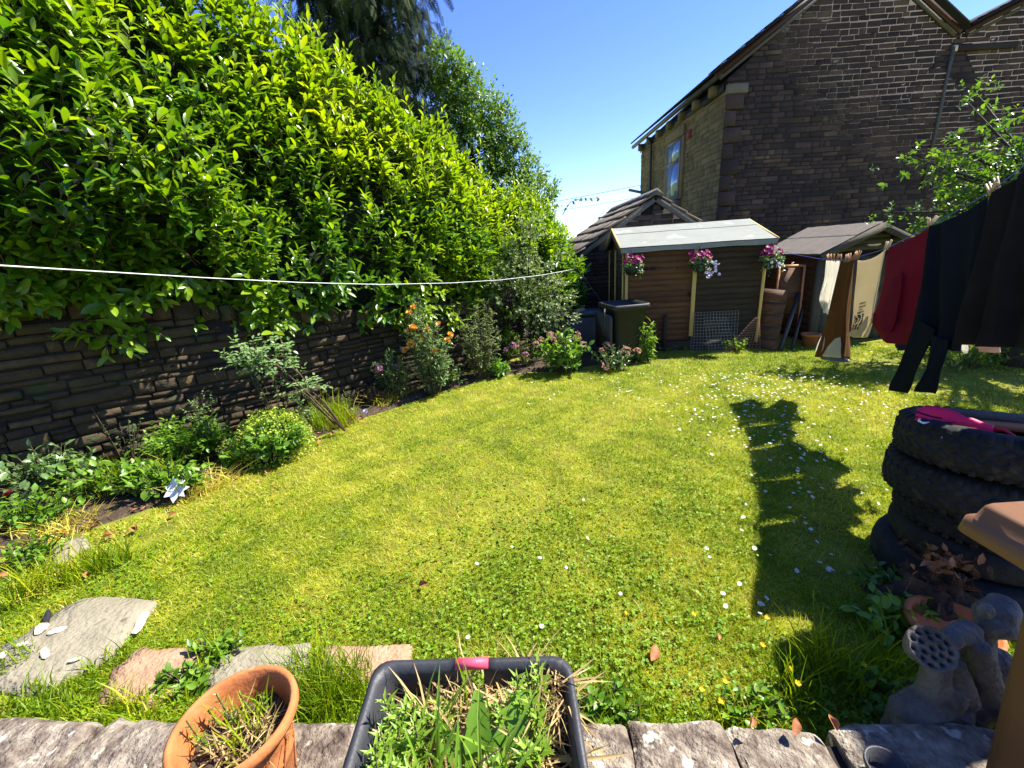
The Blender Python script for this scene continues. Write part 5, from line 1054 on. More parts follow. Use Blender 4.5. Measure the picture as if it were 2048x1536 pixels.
# re-sample rings so that the far side has vertices at the hand-hold edges
def resample(rg):
    out = []; k = len(rg)
    for i in range(k):
        a, c_ = rg[i], rg[(i + 1) % k]; out.append(a)
        if i == 4: # straight far side runs from right (+x) to left
            for u in (.34, .42, .58, .66): out.append(a + (c_ - a) * u)
    return np.array(out)
rings = [resample(x) for x in rings]; k = len(rings[0]); V = np.concatenate(rings); F = []
for i in range(len(rings) - 1):
    for j in range(k):
        if j == 6 and i in (2, 3, 4, 5, 6, 7): continue
        F.append((i * k + j, i * k + (j + 1) % k, (i + 1) * k + (j + 1) % k, (i + 1) * k + j))
F.append(tuple(range(k - 1, -1, -1))); F.append(tuple(range((len(rings) - 1) * k, len(rings) * k)))
for j in (6, 7): F += [tuple(x for x in ((2 * k + j), (8 * k + j), (7 * k + j), (3 * k + j))), ((3 * k + j), (7 * k + j), (6 * k + j), (5 * k + j), (4 * k + j))]
F.append((2 * k + 6, 2 * k + 7, 8 * k + 7, 8 * k + 6))
MB().add(V, F).build('body', 'blackplastic', tub)
pA, pB = (V[5 * k + 6] + V[6 * k + 6]) / 2, (V[5 * k + 7] + V[6 * k + 7]) / 2
MB().tube([pA + [.012, 0, -.012], pB + [-.012, 0, -.012]], .016, 12).build('handle_grip', 'pinkgrip', tub, smooth=True)
G = [[tp_(x, y, .45) * [1, 1, 0] + [0, 0, .45 + .014 * r9.normal()] for x in np.linspace(-.95, .95, 24)] for y in np.linspace(-.93, .93, 18)]; MB().grid(G).build('potting_soil', 'soil', tub, smooth=True)
strawmass((tcx + .04, tcy + .04, .475), (.19, .13, .02), 800, .06, .19, 'box_straw', 'tangled dead straw lying in the black planter box', 'straw', 2, .35)
strawmass((tcx + .22, tcy + .11, .52), (.05, .06, .04), 150, .05, .12, 'box_straw', 'dead straw spilling over the right corner of the black box', 'straw', 3, .1)
seeds = [(-.85, .55, .13), (-.8, -.1, .12), (-.62, -.3, .10), (-.9, -.45, .14), (-.55, .1, .12), (-.7, -.75, .12), (-.35, .35, .11), (-.3, -.6, .1), (.42, .5, .11), (.6, .65, .15), (.72, .35, .12), (.3, -.35, .09), (-.45, -.5, .11), (.55, -.1, .1), (-.15, -.8, .1), (.8, .72, .13), (.15, -.7, .08)]
wh = ['back left corner', 'left side', 'front left', 'left wall near the front', 'left of the straw', 'front left corner', 'back of the straw', 'front middle', 'back right under the straw', 'back right corner', 'right wall', 'front right', 'front left behind the corner', 'right of the big leaves', 'front edge', 'far right corner', 'front right edge']
for i, (x, y, h) in enumerate(seeds): seedling(tp_(x * .92, y * .9, .45), h * 1.25, f'leafy seedling at the {wh[i]} of the black box', 'seedlings in the black box', 400 + i, ls=.05, stems=4)
t = thing('dock_leaves', 'clump of three big wavy leaves in the middle of the black box', 'plant', tp_(.12, -.3, .45))
def bigleaf(p, d_, up, L_, w, seed):
    r = np.random.default_rng(seed); n = 14; V = []; F = []; d_ = nrm(d_); y_ = nrm(np.cross(up, d_)); z_ = np.cross(d_, y_)
    for i in range(n + 1):
        u = i / n; ww = w * (.12 + .95 * math.sin(math.pi * min(1, u ** .8 * .97)) ** .8) * (1 + .10 * math.sin(u * 26 + seed)); c_ = np.asarray(p) + d_ * L_ * u + z_ * (-.35 * L_ * (u - .3) ** 2)
        for q in (-1, -.5, 0, .5, 1): V.append(c_ + y_ * ww * q + z_ * (.25 * abs(q) * ww + .004 * math.sin(u * 40 + q * 4)))
        if i: b_ = i * 5; F += [(b_ - 5 + k_, b_ + k_, b_ + k_ + 1, b_ - 4 + k_) for k_ in range(4)]
    me = npmesh('leaf', np.array(V) - wloc(t), [F], 'bramble', attr=np.full(len(V), .55), smooth=True); return link('leaf', me, t)
p0 = tp_(.12, -.3, .45); bigleaf(p0, (-.02, .55, .8), (0, -1, .5), .20, .034, 1); bigleaf(p0 + [.02, 0, 0], (.5, .65, .7), (-.2, -1, .5), .21, .046, 2); bigleaf(p0 + [-.02, 0, 0], (-.5, .5, .7), (.2, -1, .5), .17, .03, 3)
t = thing('broad_weed', 'broad pale leaf at the front right of the black box', 'plant', tp_(.62, -.75, .47)); bigleaf(tp_(.45, -.7, .49), (.9, .1, .35), (0, -.4, 1), .14, .045, 4); bigleaf(tp_(.7, -.9, .49), (-.5, -.5, .5), (0, -.4, 1), .12, .035, 5)
L = Leaves(); rr_ = np.random.default_rng(5)
for i in range(46): L.add(tp_(rr_.uniform(-.55, .3), rr_.uniform(-.9, .5), .45), nrm([rr_.normal() * .35 + .15, rr_.normal() * .3 + .15, 1]), nrm(rr_.normal(size=3)), rr_.uniform(.13, .26), rr_.uniform(.5, .9))
tag(L.bake(BLADE, 'sedge_clump', 'weed'), 'yellow green upright sedge blades in the black box', 'plant')

# ================================================================ TYRES
TC = gz(1992, 846, .82)[:2]; r10 = np.random.default_rng(101)
def tyre(z0, h, R, cx, cy, label, tilt, seed, lug=True):
    t = thing('tyre', label, 'tyre', (cx, cy, z0), 'stack of old tyres'); w = h / 2; e = .045
    pr = [(R * .60, -w * .80), (R * .66, -w * .95), (R * .80, -w), (R * .885, -w * .93), (R * .945, -w * .78), (R * .982, -w * .52), (R, -w * .2), (R, w * .2), (R * .982, w * .52), (R * .945, w * .78), (R * .885, w * .93), (R * .80, w), (R * .66, w * .95), (R * .60, w * .80), (R * .58, w * .6), (R * .70, w * .3), (R * .85, 0), (R * .70, -w * .3), (R * .58, -w * .6)]
    ax = np.array(Matrix.Rotation(-tilt, 3, Vector((.68, -.73, 0)))).T; c_ = np.array([cx, cy, z0 + w])
    MB().lathe(pr, c_, 64, ax, True).build('casing', 'rubber', t, smooth=True)
    b = MB(); n = 40
    for i in range(n):
        a = i / n * 6.283; 
        for sg in (-1, 1):
            o = np.array([math.cos(a + .04 * sg), math.sin(a + .04 * sg), 0]); tn = np.array([-math.sin(a), math.cos(a), 0]); u1 = nrm(tn * .7 + np.array([0, 0, sg * .7])); cc = o * (R - .004) + np.array([0, 0, sg * w * .26])
            b.box(c_ + cc @ ax, (w * .5, .024, .014), np.array([u1, np.cross(o, u1), o]) @ ax)
            o2 = o * .5 + np.array([0, 0, .8 * sg]); b.box(c_ + (np.array([o[0], o[1], 0]) * R * .925 + np.array([0, 0, sg * w * .78])) @ ax, (.04, .022, .026), np.array([nrm(np.cross(tn, o2)), tn, nrm(o2)]) @ ax)
    b.build('tread_blocks', 'rubber', t) if lug else None
    return t
lab = ['bottom tyre of the stack, half buried in dead bracken', 'second tyre from the bottom of the stack', 'middle tyre of the stack', 'second tyre from the top of the stack', 'top tyre of the stack holding the pink bag']
zz_ = [-.03, .165, .305, .425, .62]; hs_ = [.20, .145, .13, .20, .20]; Rs = [.375, .315, .30, .34, .33]
for i in range(5): tyre(zz_[i], hs_[i], Rs[i], TC[0] + (.03, .03, .02, 0, 0)[i], TC[1] - (.04, .02, .01, 0, 0)[i], lab[i], (0, .015, .03, .07, .13)[i], i, i >= 2)
TT = .79
for i, (pa, pb, w, m_, z, lb) in enumerate((((1890, 824), (2090, 842), .07, 'greyplank', .82, 'weathered grey board laid across the back of the top tyre'), ((1935, 846), (2110, 862), .045, 'orangewood', .80, 'orange timber lying in front of the grey board on the tyre'))):
    p, q = gz(*pa, z + .01), gz(*pb, z + .01); q = p + nrm(q - p) * .6; d_ = nrm(q - p); o = MB().box((p + q) / 2, (np.linalg.norm(q - p), w, .03), [d_, np.cross([0, 0, 1], d_), [0, 0, 1]], bev=.004).build('loose_board', m_, at=(p + q) / 2); tag(o, lb, 'board', 'boards on the tyre stack')
# pink bag on the tyre, draped folds
t = thing('pink_bag', 'crumpled pink and red bag draped over the top tyre', 'bag', gz(1900, 840, .81)); a, c_ = gz(1832, 832, .832), gz(1985, 860, .832); d_ = c_ - a; sdv = nrm(np.cross([0, 0, 1], d_)); G = []
for u in np.linspace(0, 1, 26):
    row = []
    for v in np.linspace(-1, 1, 11):
        w = .055 * (1 - .55 * u) * (1 + .3 * fbm(np.array([[u * 3, v * .5, 0.]]), 12, 3, 1.0)[0]); row.append(a + d_ * u + sdv * v * w + np.array([0, 0, .012 + .02 * fbm(np.array([[u * 2.2, v * .9, 0.]]), 13, 3, 1.6)[0] + .010 * math.sin(v * 4 + u * 5) + .03 * (1 - abs(v)) * (1 - u * .6) - .008 * u]))
    G.append(row)
o = MB().grid(G).build('cloth', 'pinkbag', t, smooth=True); s_ = o.modifiers.new('thickness', 'SOLIDIFY'); s_.thickness = .004
G2 = [[p + np.array([0, -.004, -.006]) for p in row[:4]] for row in G]; G2 = [[p - sdv * .02 * (3 - k) / 3 + np.array([0, 0, -.008]) for k, p in enumerate(row)] for row in G2]
MB().grid(G2).build('lining', 'redbag', t, smooth=True)
MB().tube([G[j][2] + np.array([0, 0, .006]) for j in range(0, 10)], .004, 5).build('dark_seam', 'blackcloth', t)
MB().tube([c_, c_ + d_ * .12 + [0, 0, .01], c_ + d_ * .22 + [0, -.03, -.01]], [.012, .008, .004], 6).build('strap', 'redbag', t)
hk = [gz(px, py, .832) for px, py in ((1862, 845), (1846, 846), (1838, 842), (1840, 836), (1852, 834))]; tag(MB().tube(hk, .005, 8).build('plastic_hook', 'whiteplastic', at=hk[0]), 'white curved plastic hook on the top tyre under the bag', 'hook')
# dead bracken heap against the tyres
t = thing('dead_bracken', 'heap of dead brown bracken lying against the tyres', 'bracken', gz(1880, 1180)); L = Leaves()
for i in range(90):
    c_ = np.array([1.92, 1.02, .12]) + r10.normal(size=3) * [.10, .07, .05]; c_[2] = abs(c_[2]); c_ = gz(1890 + r10.normal() * 50, 1125 + r10.normal() * 32, abs(r10.normal()) * .06 + .2); d_ = nrm(r10.normal(size=3) + [-.2, -.4, .0]); L.add(c_, d_, nrm(r10.normal(size=3) + [0, -.4, .6]), r10.uniform(.04, .09), r10.uniform(0, .9))
L.bake(SPRAY, 'fronds', 'bracken', t); L = Leaves()
for i in range(60): L.add(gz(1890 + r10.normal() * 30, 1115 + r10.normal() * 14, .25 + r10.uniform(0, .05)), nrm(r10.normal(size=3)), nrm(r10.normal(size=3) + [0, -.3, .8]), r10.uniform(.03, .06), r10.uniform(.5, 1))
tag(L.bake(OVAL, 'dead_leaflets', 'brownleaf', t), kind='stuff')
c_ = gz(1880, 1190, .1); n_ = 18; G = [[np.array([c_[0] + (u - .5) * .42, c_[1] + (v - .5) * .34, .01 + .17 * math.sin(math.pi * u) * math.sin(math.pi * v) * (1 + .25 * r10.normal())]) for u in np.linspace(0, 1, n_)] for v in np.linspace(0, 1, n_)]; MB().grid(G).build('root_clod', 'soil', t)
# ================================================================ STONE ORNAMENT, CLAY BOWL, BROWN BIN
sy_ = .98
def sp_(px, py, dy=0.0): return gy(px, py, sy_ + dy)
orn = thing('stone_ornament', 'weathered stone figure holding a round lotus seed head', 'statue', sp_(1850, 1500)); bm = bmesh.new()
def blob(p, s, rot=None):
    m_ = Matrix.Translation(Vector(p)) @ (rot.to_matrix().to_4x4() if rot else Matrix()) @ Matrix.Diagonal((*s, 1)); bmesh.ops.create_icosphere(bm, subdivisions=3, radius=1, matrix=m_)
def capsule(p, q, r0_, r1_, n=9):
    for k in range(n): u = k / (n - 1); rr = r0_ + (r1_ - r0_) * u; blob(np.asarray(p) * (1 - u) + np.asarray(q) * u, (rr, rr, rr))
capsule(sp_(1800, 1520, -.05), sp_(1822, 1432, -.02), .075, .062); capsule(sp_(1822, 1430, -.02), sp_(1872, 1400, .0), .062, .06); capsule(sp_(1860, 1530, -.03), sp_(1890, 1420, .0), .09, .07); blob(sp_(1836, 1470, -.06), (.05, .06, .05)); blob(sp_(1905, 1400, -.03), (.035, .03, .05)); capsule(sp_(1915, 1330, -.01), sp_(1935, 1400, -.02), .022, .03); blob(sp_(1972, 1222, .05), (.022, .02, .028)); blob(sp_(2016, 1240, .05), (.025, .02, .03)); capsule(sp_(1960, 1300, .0), sp_(1990, 1420, -.01), .03, .045); capsule(sp_(1865, 1395), sp_(1872, 1330), .05, .034)
capsule(sp_(1900, 1500, .0), sp_(1930, 1360, .05), .085, .078); capsule(sp_(1930, 1360, .05), sp_(1950, 1275, .07), .075, .05); capsule(sp_(1935, 1262, .05), sp_(1890, 1285, .0), .034, .028)
blob(sp_(1995, 1235, .09), (.062, .06, .055)); blob(sp_(2005, 1212, .11), (.04, .045, .035)); capsule(sp_(1975, 1250, .06), sp_(2010, 1260, .04), .035, .03); capsule(sp_(1990, 1330, .06), sp_(2000, 1480, .03), .06, .07); blob(sp_(1890, 1540, -.02), (.14, .11, .06)); capsule(sp_(1925, 1275, .02), sp_(1905, 1262, .03), .02, .012)
dn_ = nrm(np.array([-.28, -.62, .75])); dc = sp_(1866, 1296, -.03); capsule(dc - dn_ * .12, dc - dn_ * .075, .03, .044, 6)
me = bpy.data.meshes.new('figure'); bm.to_mesh(me); bm.free(); o = link('figure', me); md = o.modifiers.new('fuse', 'REMESH'); md.mode = 'VOXEL'; md.voxel_size = .0075; sm_ = o.modifiers.new('soft', 'SMOOTH'); sm_.iterations = 4
dg = bpy.context.evaluated_depsgraph_get(); m2 = bpy.data.meshes.new_from_object(o.evaluated_get(dg)); bpy.data.objects.remove(o)
co = np.zeros(len(m2.vertices) * 3, np.float32); m2.vertices.foreach_get('co', co); co = co.reshape(-1, 3); no = np.zeros(len(m2.vertices) * 3, np.float32); m2.vertices.foreach_get('normal', no); no = no.reshape(-1, 3)
co = co + no * (fbm(co, 7, 4, 26) * .0035 + fbm(co, 8, 2, 70) * .0012)[:, None] - wloc(orn); m2.vertices.foreach_set('co', co.astype(np.float32).ravel()); m2.materials.clear(); m2.materials.append(MT['statue']); m2.polygons.foreach_set('use_smooth', np.ones(len(m2.polygons), bool)); link('figure', m2, orn)
# seed head: disc with rim and holes
xa = nrm(np.cross([0, 1, 0], dn_)); ya = np.cross(dn_, xa); dax = np.array([xa, ya, dn_]); n_ = 56; rad_ = .062; rows = []
hr_ = np.random.default_rng(2); holes = [(0, 0)] + [(.40 * math.cos(a), .40 * math.sin(a)) for a in np.arange(6) * 1.047] + [(.72 * math.cos(a), .72 * math.sin(a)) for a in np.arange(11) * .571]; holes = [(x + hr_.normal() * .035, y + hr_.normal() * .035) for x, y in holes]
for i, q in enumerate(np.linspace(0, 1, 30)):
    row = []
    for a in np.linspace(0, 2 * math.pi, n_ + 1):
        x, y = q * math.cos(a), q * math.sin(a); h_ = -.0 - .020 * max((min(1, 1.7 * math.exp(-((x - hx_) ** 2 + (y - hy_) ** 2) / .008)) for hx_, hy_ in holes)) + (.003 if .88 < q < .99 else 0) - (.006 if q >= .99 else 0); rr = 1 + .03 * math.sin(a * 9) * (q > .85); row.append(dc + np.array([x * rad_ * rr, y * rad_ * rr, h_]) @ dax)
    rows.append(row)
for q, z in ((1.0, -.02), (.8, -.045), (.4, -.07)): rows.append([dc + np.array([q * math.cos(a) * rad_, q * math.sin(a) * rad_, z]) @ dax for a in np.linspace(0, 2 * math.pi, n_ + 1)])
MB().grid(rows).build('seed_head', 'statue', orn, smooth=True)
cb = gz(1905, 1250, .12); tag(MB().lathe([(0, .0), (.10, 0), (.135, .1), (.15, .105), (.15, .13), (.135, .13), (.12, .09), (0, .08)], (cb[0], cb[1], 0), 32).build('clay_bowl', 'terracotta', at=(cb[0], cb[1], 0), smooth=True), 'terracotta bowl half hidden behind the stone figure', 'bowl')
kp = gz(1768, 1562, .21); tag(MB().lathe([(0, 0), (.04, 0), (.05, .05), (.054, .05), (.054, .06), (.048, .06), (.040, .012), (0, .010)], kp, 24).build('nursery_pot', 'blackplastic', at=kp), 'small black nursery pot below the stone figure', 'pot')
# brown wheelie bin, near right
bc = np.array([1.425, .50, .1]); bb = thing('brown_bin', 'brown wheelie bin with its lid shut at the near right', 'wheelie bin', bc); f_ = lambda x, y, z: np.array([bc[0] + x, bc[1] + y, z])
loft([ring(.195, .265, .12, f=f_), ring(.235, .30, .90, f=f_), ring(.245, .31, .955, f=f_)], 'body', 'brownplastic', bb, (True, True))
loft([ring(.325, .365, .962, 5, .03, f_), ring(.338, .375, .970, 5, .03, f_), ring(.334, .371, 1.006, 5, .03, f_), ring(.322, .360, 1.010, 5, .025, f_), ring(.312, .352, 1.044, 5, .022, f_), ring(.305, .346, 1.052, 5, .02, f_)], 'lid', 'brownplastic', bb, (True, True))
MB().lathe([(0, .03), (.03, .03), (.042, .022), (.045, 0), (0, 0)][::-1], (bc[0] - .235, bc[1] + .262, 1.05), 28).build('lid_knob', 'brownplastic', bb, smooth=True)
for sx in (-1, 1): MB().lathe([(0, -.03), (.09, -.03), (.1, -.02), (.1, .02), (.09, .03), (0, .03)], (bc[0] + sx * .2, bc[1] - .28, .2), 18, [[0, 1, 0], [0, 0, 1], [1, 0, 0]]).build('wheel', 'rubber', bb)
MB().tube([(bc[0] - .2, bc[1] - .37, .98), (bc[0] - .2, bc[1] - .43, 1.0), (bc[0] + .2, bc[1] - .43, 1.0), (bc[0] + .2, bc[1] - .37, .98)], .014, 8).build('handle', 'brownplastic', bb)

# ================================================================ WASHING LINES
A16 = math.radians(16); LD = np.array([-math.sin(A16), -math.cos(A16), 0]); LN = np.array([LD[1], -LD[0], 0]); LP = np.array([3.98, 6.62, 0])   # line direction towards the house; plane normal
if LN[0] > 0: LN = -LN                       # LN points to the garden side (-x)
def lp(px, py, off=0.0): return onplane(px, py, LP, LN) + LN * off
pts = [lp(px, py) for px, py in ((1527, 495), (1560, 502), (1600, 511), (1640, 518), (1690, 521), (1745, 506), (1775, 496), (1815, 475), (1860, 451), (1920, 419), (1985, 381), (2048, 331))]
pts.append(pts[-1] + LD * 1.2 + [0, 0, .25]); pts.append(pts[-1] + LD * 3.5 + [0, 0, .9])
tag(MB().tube(pts, .0032, 6).build('washing_line', 'blueline', at=pts[0]), 'blue washing line from the shed corner carrying the laundry', 'washing line')
def cloth(le, re, nx, ny, folds, amp, seed, sag=0.0, off=0.0, ragged=0.0, belly=.0):
    """grid of world points between a left and a right edge (pixel polylines surveyed on the line's vertical plane)"""
    r = np.random.default_rng(seed); Le = np.array([lp(*p) for p in le]); Re = np.array([lp(*p) for p in re]); ph = r.uniform(0, 6.28, 5)
    tl = np.linspace(0, 1, len(Le)); trr = np.linspace(0, 1, len(Re)); G = np.zeros((ny + 1, nx + 1, 3))
    for i in range(ny + 1):
        v = i / ny; a = np.array([np.interp(v, tl, Le[:, k]) for k in range(3)]); c_ = np.array([np.interp(v, trr, Re[:, k]) for k in range(3)])
        for j in range(nx + 1):
            u = j / nx; p = a + (c_ - a) * u; p[2] -= sag * 4 * u * (1 - u) * (1 - v * .6)
            if ragged: p[2] += ragged * v * (math.sin(u * 17 + ph[3]) + .6 * math.sin(u * 31))
            uu_ = u + .12 * math.sin(v * 3 + ph[4]) * (1 - abs(2 * u - 1)) + .05 * math.sin(u * 7 + ph[1]); k_ = .5 + .5 * math.sin(uu_ * 5.1 + ph[3])
            d_ = 1.7 * amp * (.2 + .8 * v ** .8) * (math.sin(uu_ * folds * 6.283 + ph[0]) * (.4 + k_) + .35 * math.sin(uu_ * folds * 2.7 * 6.283 + ph[1] - v * 2.3) * k_) + belly * math.sin(math.pi * v) * math.sin(math.pi * u) + .4 * amp * math.sin(v * 9 + u * 5 + ph[2]) * v
            G[i, j] = p + LN * (d_ + off)
    return G
def garment(name, label, cat, G, mat, parent=None, th=.007):
    b = MB().grid(G)
    if parent is None: t = thing(name, label, cat, G[0, G.shape[1] // 2], 'laundry pegged on the blue line')
    else: t = parent
    o = b.build('cloth' if parent is None else name, mat, t, smooth=True); s_ = o.modifiers.new('thickness', 'SOLIDIFY'); s_.thickness = th; s_.offset = 0; return t
garment('white_top', 'white ragged hem top at the far end of the line', 'top', cloth([(1653, 521), (1650, 555), (1642, 582), (1641, 600), (1648, 616)], [(1684, 522), (1681, 560), (1674, 590), (1668, 605), (1663, 626)], 40, 30, 4, .016, 1, ragged=.035), 'whitecloth')
# trousers hung upside down by the hems
G1 = cloth([(1684, 521), (1676, 575), (1662, 640), (1641, 714)], [(1700, 524), (1693, 575), (1684, 640), (1672, 716)], 14, 34, 1, .02, 2); G2 = cloth([(1702, 524), (1695, 575), (1684, 640), (1672, 716)], [(1715, 518), (1706, 575), (1700, 640), (1697, 719)], 14, 34, 1, .02, 3, off=.02)
tr = garment('brown_trousers', 'brown trousers hung upside down with white pockets out', 'trousers', G1, 'browncloth'); garment('trouser_leg', '', '', G2, 'browncloth', tr)
garment('pocket_lining', '', '', cloth([(1650, 672), (1641, 690), (1638, 703)], [(1657, 670), (1654, 690), (1648, 706)], 8, 8, 1, .008, 4, off=.03), 'whitecloth', tr)
garment('pocket_lining', '', '', cloth([(1681, 678), (1666, 692), (1652, 712)], [(1692, 674), (1692, 692), (1690, 716)], 12, 12, 1, .008, 5, off=.05), 'whitecloth', tr)
garment('waistband', '', '', cloth([(1643, 712), (1645, 719)], [(1697, 718), (1698, 725)], 16, 3, 1, .012, 6, off=.015), 'bluecloth', tr)
GT = cloth([(1714, 521), (1708, 570), (1702, 620), (1697, 655), (1700, 670)], [(1773, 499), (1765, 550), (1757, 600), (1750, 640), (1734, 674)], 40, 44, 1.6, .02, 7, sag=.03)
tee = garment('cream_shirt', 'cream shirt with a dark round print on its front', 'shirt', GT, 'creamcloth')
# print: dark emblem and four short lines of lettering following the cloth
def on_cloth(G, u, v, off):
    ny, nx = G.shape[0] - 1, G.shape[1] - 1; x, y = u * nx, v * ny; j, i = min(int(x), nx - 1), min(int(y), ny - 1); fx, fy = x - j, y - i
    return (G[i, j] * (1 - fx) + G[i, j + 1] * fx) * (1 - fy) + (G[i + 1, j] * (1 - fx) + G[i + 1, j + 1] * fx) * fy + LN * off
b = MB()
def patch(u0, v0, u1, v1, n=3): b.grid([[on_cloth(GT, u0 + (u1 - u0) * i / n, v0 + (v1 - v0) * j / n, .007) for i in range(n + 1)] for j in range(n + 1)])
r11 = np.random.default_rng(111)
for k, v in enumerate((.44, .475, .51, .545)):   # lettering: short strokes too small to read in the photograph
    u = .40 + .02 * (k == 2)
    while u < (.58 if k != 2 else .52): w = r11.uniform(.010, .02); patch(u, v, u + w, v + .022, 1); u += w + r11.uniform(.006, .012)
def inside_em(u, v):
    x, y = (u - .47) / .17, (v - .70) / .135; a = math.atan2(y, x); return x * x + y * y < (1 + .10 * math.sin(a * 7) + .06 * math.sin(a * 13)) ** 2 and abs(math.hypot(x * 1.1, (y + .35) * 1.2) - .62) > .055
nu, nv = 46, 40
for i in range(nu):
    for j in range(nv):
        u, v = .28 + .38 * (i + .5) / nu, .55 + .29 * (j + .5) / nv; x, y = (u - .47) / .17, (v - .70) / .135
        if inside_em(u, v) and not (y > -.3 and math.sin(x * 15 + y * 3.2 + 1.2 * math.sin(y * 4)) > .62) and not (y <= -.3 and math.sin(x * 9) * math.sin(y * 13) > .45): patch(u - .0042, v - .0037, u + .0042, v + .0037, 1)
b.build('print', 'print', tee)
garment('folded_hem', '', '', cloth([(1722, 655), (1706, 665), (1703, 672)], [(1745, 632), (1742, 655), (1732, 675)], 12, 10, 1, .012, 8, off=.03), 'creamcloth', tee)
red = garment('crimson_shirt', 'dark red long top hanging next to the cream shirt', 'top', cloth([(1776, 496), (1768, 560), (1757, 610), (1741, 640), (1752, 662), (1765, 680)], [(1859, 454), (1852, 520), (1842, 590), (1830, 650), (1819, 690)], 44, 44, .9, .014, 9, sag=.02, belly=.02), 'redcloth')
garment('sleeve', '', '', cloth([(1800, 560), (1790, 600), (1778, 632), (1790, 662)], [(1822, 545), (1815, 600), (1806, 640), (1795, 664)], 10, 20, 1, .012, 10, off=.05), 'redcloth', red)
jn = garment('navy_jeans', 'navy jeans hung upside down behind the red top', 'trousers', cloth([(1768, 600), (1770, 660), (1768, 694), (1775, 701)], [(1822, 580), (1820, 650), (1818, 690), (1812, 700)], 14, 20, 1, .02, 11, off=-.10), 'navycloth')
jp = garment('black_jumper', 'black jumper hanging with both sleeves dangling', 'jumper', cloth([(1862, 452), (1855, 530), (1848, 610), (1838, 690)], [(1977, 394), (1962, 500), (1945, 600), (1922, 702)], 44, 44, 2.2, .022, 12, sag=.02), 'blackcloth')
garment('sleeve', '', '', cloth([(1838, 630), (1818, 700), (1800, 750), (1789, 779)], [(1880, 660), (1852, 715), (1832, 755), (1818, 787)], 10, 24, 1, .018, 13, off=.03), 'blackcloth', jp)
garment('sleeve', '', '', cloth([(1878, 670), (1872, 715), (1862, 750), (1850, 781)], [(1912, 680), (1902, 720), (1890, 755), (1879, 788)], 10, 24, 1, .018, 14, off=.04), 'blackcloth', jp)
pt = garment('pale_trousers', 'pale pocket linings and waist showing below the black jumper', 'trousers', cloth([(1870, 640), (1872, 680)], [(1938, 610), (1934, 690)], 12, 10, 1, .012, 15, off=-.12), 'charcoal')
garment('pocket_lining', '', '', cloth([(1863, 683), (1873, 707)], [(1882, 682), (1880, 707)], 6, 8, 1, .006, 16, off=-.14), 'whitecloth', pt); garment('pocket_lining', '', '', cloth([(1898, 684), (1896, 703)], [(1935, 684), (1932, 706)], 8, 8, 1, .006, 17, off=-.15), 'pinkcloth', pt)
garment('charcoal_blanket', 'big charcoal towel at the near end of the line', 'towel', cloth([(1990, 384), (1974, 480), (1953, 590), (1922, 688)], [(2260, 175), (2240, 360), (2215, 540), (2180, 700)], 50, 50, 2.5, .028, 18, sag=.02), 'charcoal', th=.012)
u_ = np.linspace(5.02, 5.75, 30); v_ = np.linspace(0, 1, 26); G = np.zeros((26, 30, 3))
for i in range(26):
    for j in range(30): G[i, j] = LP + LD * (u_[j] + .05 * v_[i] * math.sin(j * .4)) + LN * (.03 * v_[i] * math.sin(j * .8) + .02 * math.sin(v_[i] * 5 + j * .2)) + np.array([0, 0, 2.10 + .22 * (u_[j] - 5.02) - (.85 + .05 * math.sin(j * .5)) * v_[i] - .02 * math.sin(math.pi * j / 29)])
garment('added_shade_towel', 'unseen dark towel added at the house end of the blue line to shade the near lawn', 'towel', G, 'charcoal', th=.01)  # towel out of view, added to cast shade on the near lawn
# pegs
def pegmesh(mat):
    b = MB()
    for sg in (-1, 1): b.prism([(sg * .002, -.005, -.03), (sg * .009, -.005, -.03), (sg * .013, -.005, .045), (sg * .008, -.005, .045), (sg * .004, -.005, .0)], (0, .010, 0))
    b.tube([(-.010, 0, .002), (.010, 0, .002)], .003, 6); return b.mesh('clothes_peg', mat)
pm = [pegmesh('peg'), pegmesh('pegpale')]
PG = [(1657, 'white top'), (1663, 'white top'), (1669, 'white top'), (1675, 'white top'), (1682, 'white top'), (1691, 'first trouser hem'), (1699, 'first trouser hem'), (1708, 'second trouser hem'), (1713, 'second trouser hem'), (1718, 'second trouser hem'), (1771, 'join of the cream shirt and red top'), (1778, 'join of the cream shirt and red top'), (1857, 'join of the red top and black jumper'), (1864, 'join of the red top and black jumper'), (1979, 'join of the black jumper and the towel'), (1986, 'join of the black jumper and the towel'), (1994, 'join of the black jumper and the towel')]
LPX = np.array([proj(p)[0] for p in pts[:12]]); ALP = np.array(pts[:12])
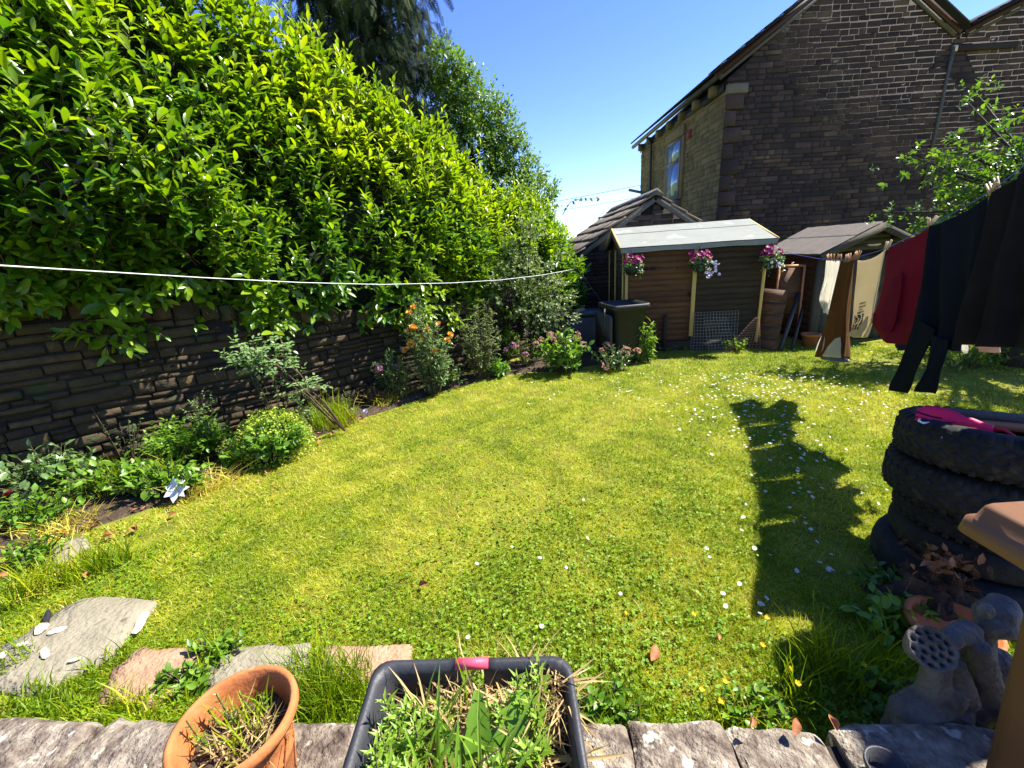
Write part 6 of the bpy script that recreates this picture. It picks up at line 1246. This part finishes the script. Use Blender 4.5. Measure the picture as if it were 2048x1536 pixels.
for i, (px, lb) in enumerate(PG):
    p = np.array([np.interp(px, LPX, ALP[:, k]) for k in range(3)]); o = link('clothes_peg', pm[1 if px > 1760 else 0], None, p + [0, 0, .012]); o.rotation_euler = (r11.normal() * .2, r11.normal() * .25 + (.2 if i % 2 else -.25), math.atan2(-LD[0], LD[1]) + 1.57 + r11.normal() * .2); k_ = [q[0] for q in PG if q[1] == lb].index(px); n__ = sum(q[1] == lb for q in PG); tag(o, f'wooden clothes peg at the {lb}, ' + ('the only one' if n__ == 1 else ('leftmost', 'rightmost' if n__ == 2 else 'second from left', 'rightmost' if n__ == 3 else 'middle', 'fourth from left', 'rightmost')[k_]), 'clothes peg', 'clothes pegs on the blue line')
# white rope across the hedge
q = [gy(-160, 525, .95), gy(0, 531, 1.2), gy(200, 543, 1.6), gy(400, 555, 2.2), gy(600, 565, 2.9), gy(760, 569, 3.7), gy(900, 566, 4.6), gy(1000, 560, 5.3), gy(1085, 550, 6.0), gy(1155, 537, 8.1)]
tag(MB().tube(q, [.0022, .0022, .0022, .0023, .0025, .0028, .003, .0032, .0034, .0036], 6).build('clothes_line', 'rope', at=q[0]), 'slack white clothes line sagging across the hedge', 'clothes line')
# wires and lamp post beyond
for i, (a, e, lb) in enumerate((((1120, 400), (1290, 368), 'highest overhead wire meeting the house corner'), ((1150, 415), (1290, 392), 'second overhead wire below the twig'), ((1170, 434), (1262, 412), 'third overhead wire above the slate roof'), ((1170, 440), (1250, 425), 'fourth overhead wire just above the slate roof'), ((1175, 445), (1225, 432), 'lowest overhead wire near the lamp post'))):
    p, q_ = gy(*a, 26), gy(*e, 24); d_ = q_ - p; p = p - d_ * 1.2; q_ = q_ + d_ * .5; m_ = (p + q_) / 2 - [0, 0, .04]; tag(MB().tube([p, m_, q_], .012, 4).build('overhead_wire', 'cable', at=p), lb, 'wire', 'overhead wires against the sky')
p = gy(1198, 470, 45); p2 = gy(1198, 435, 45); lt = thing('street_lamp', 'distant street lamp post beyond the outhouse roof', 'street lamp', (p[0], 45, 0)); MB().tube([(p[0], 45, 0), p2], .06, 6).build('post', 'gutter', lt); MB().box(p2 + [.35, 0, .02], (.8, .25, .12)).build('lamp_head', 'gutter', lt)
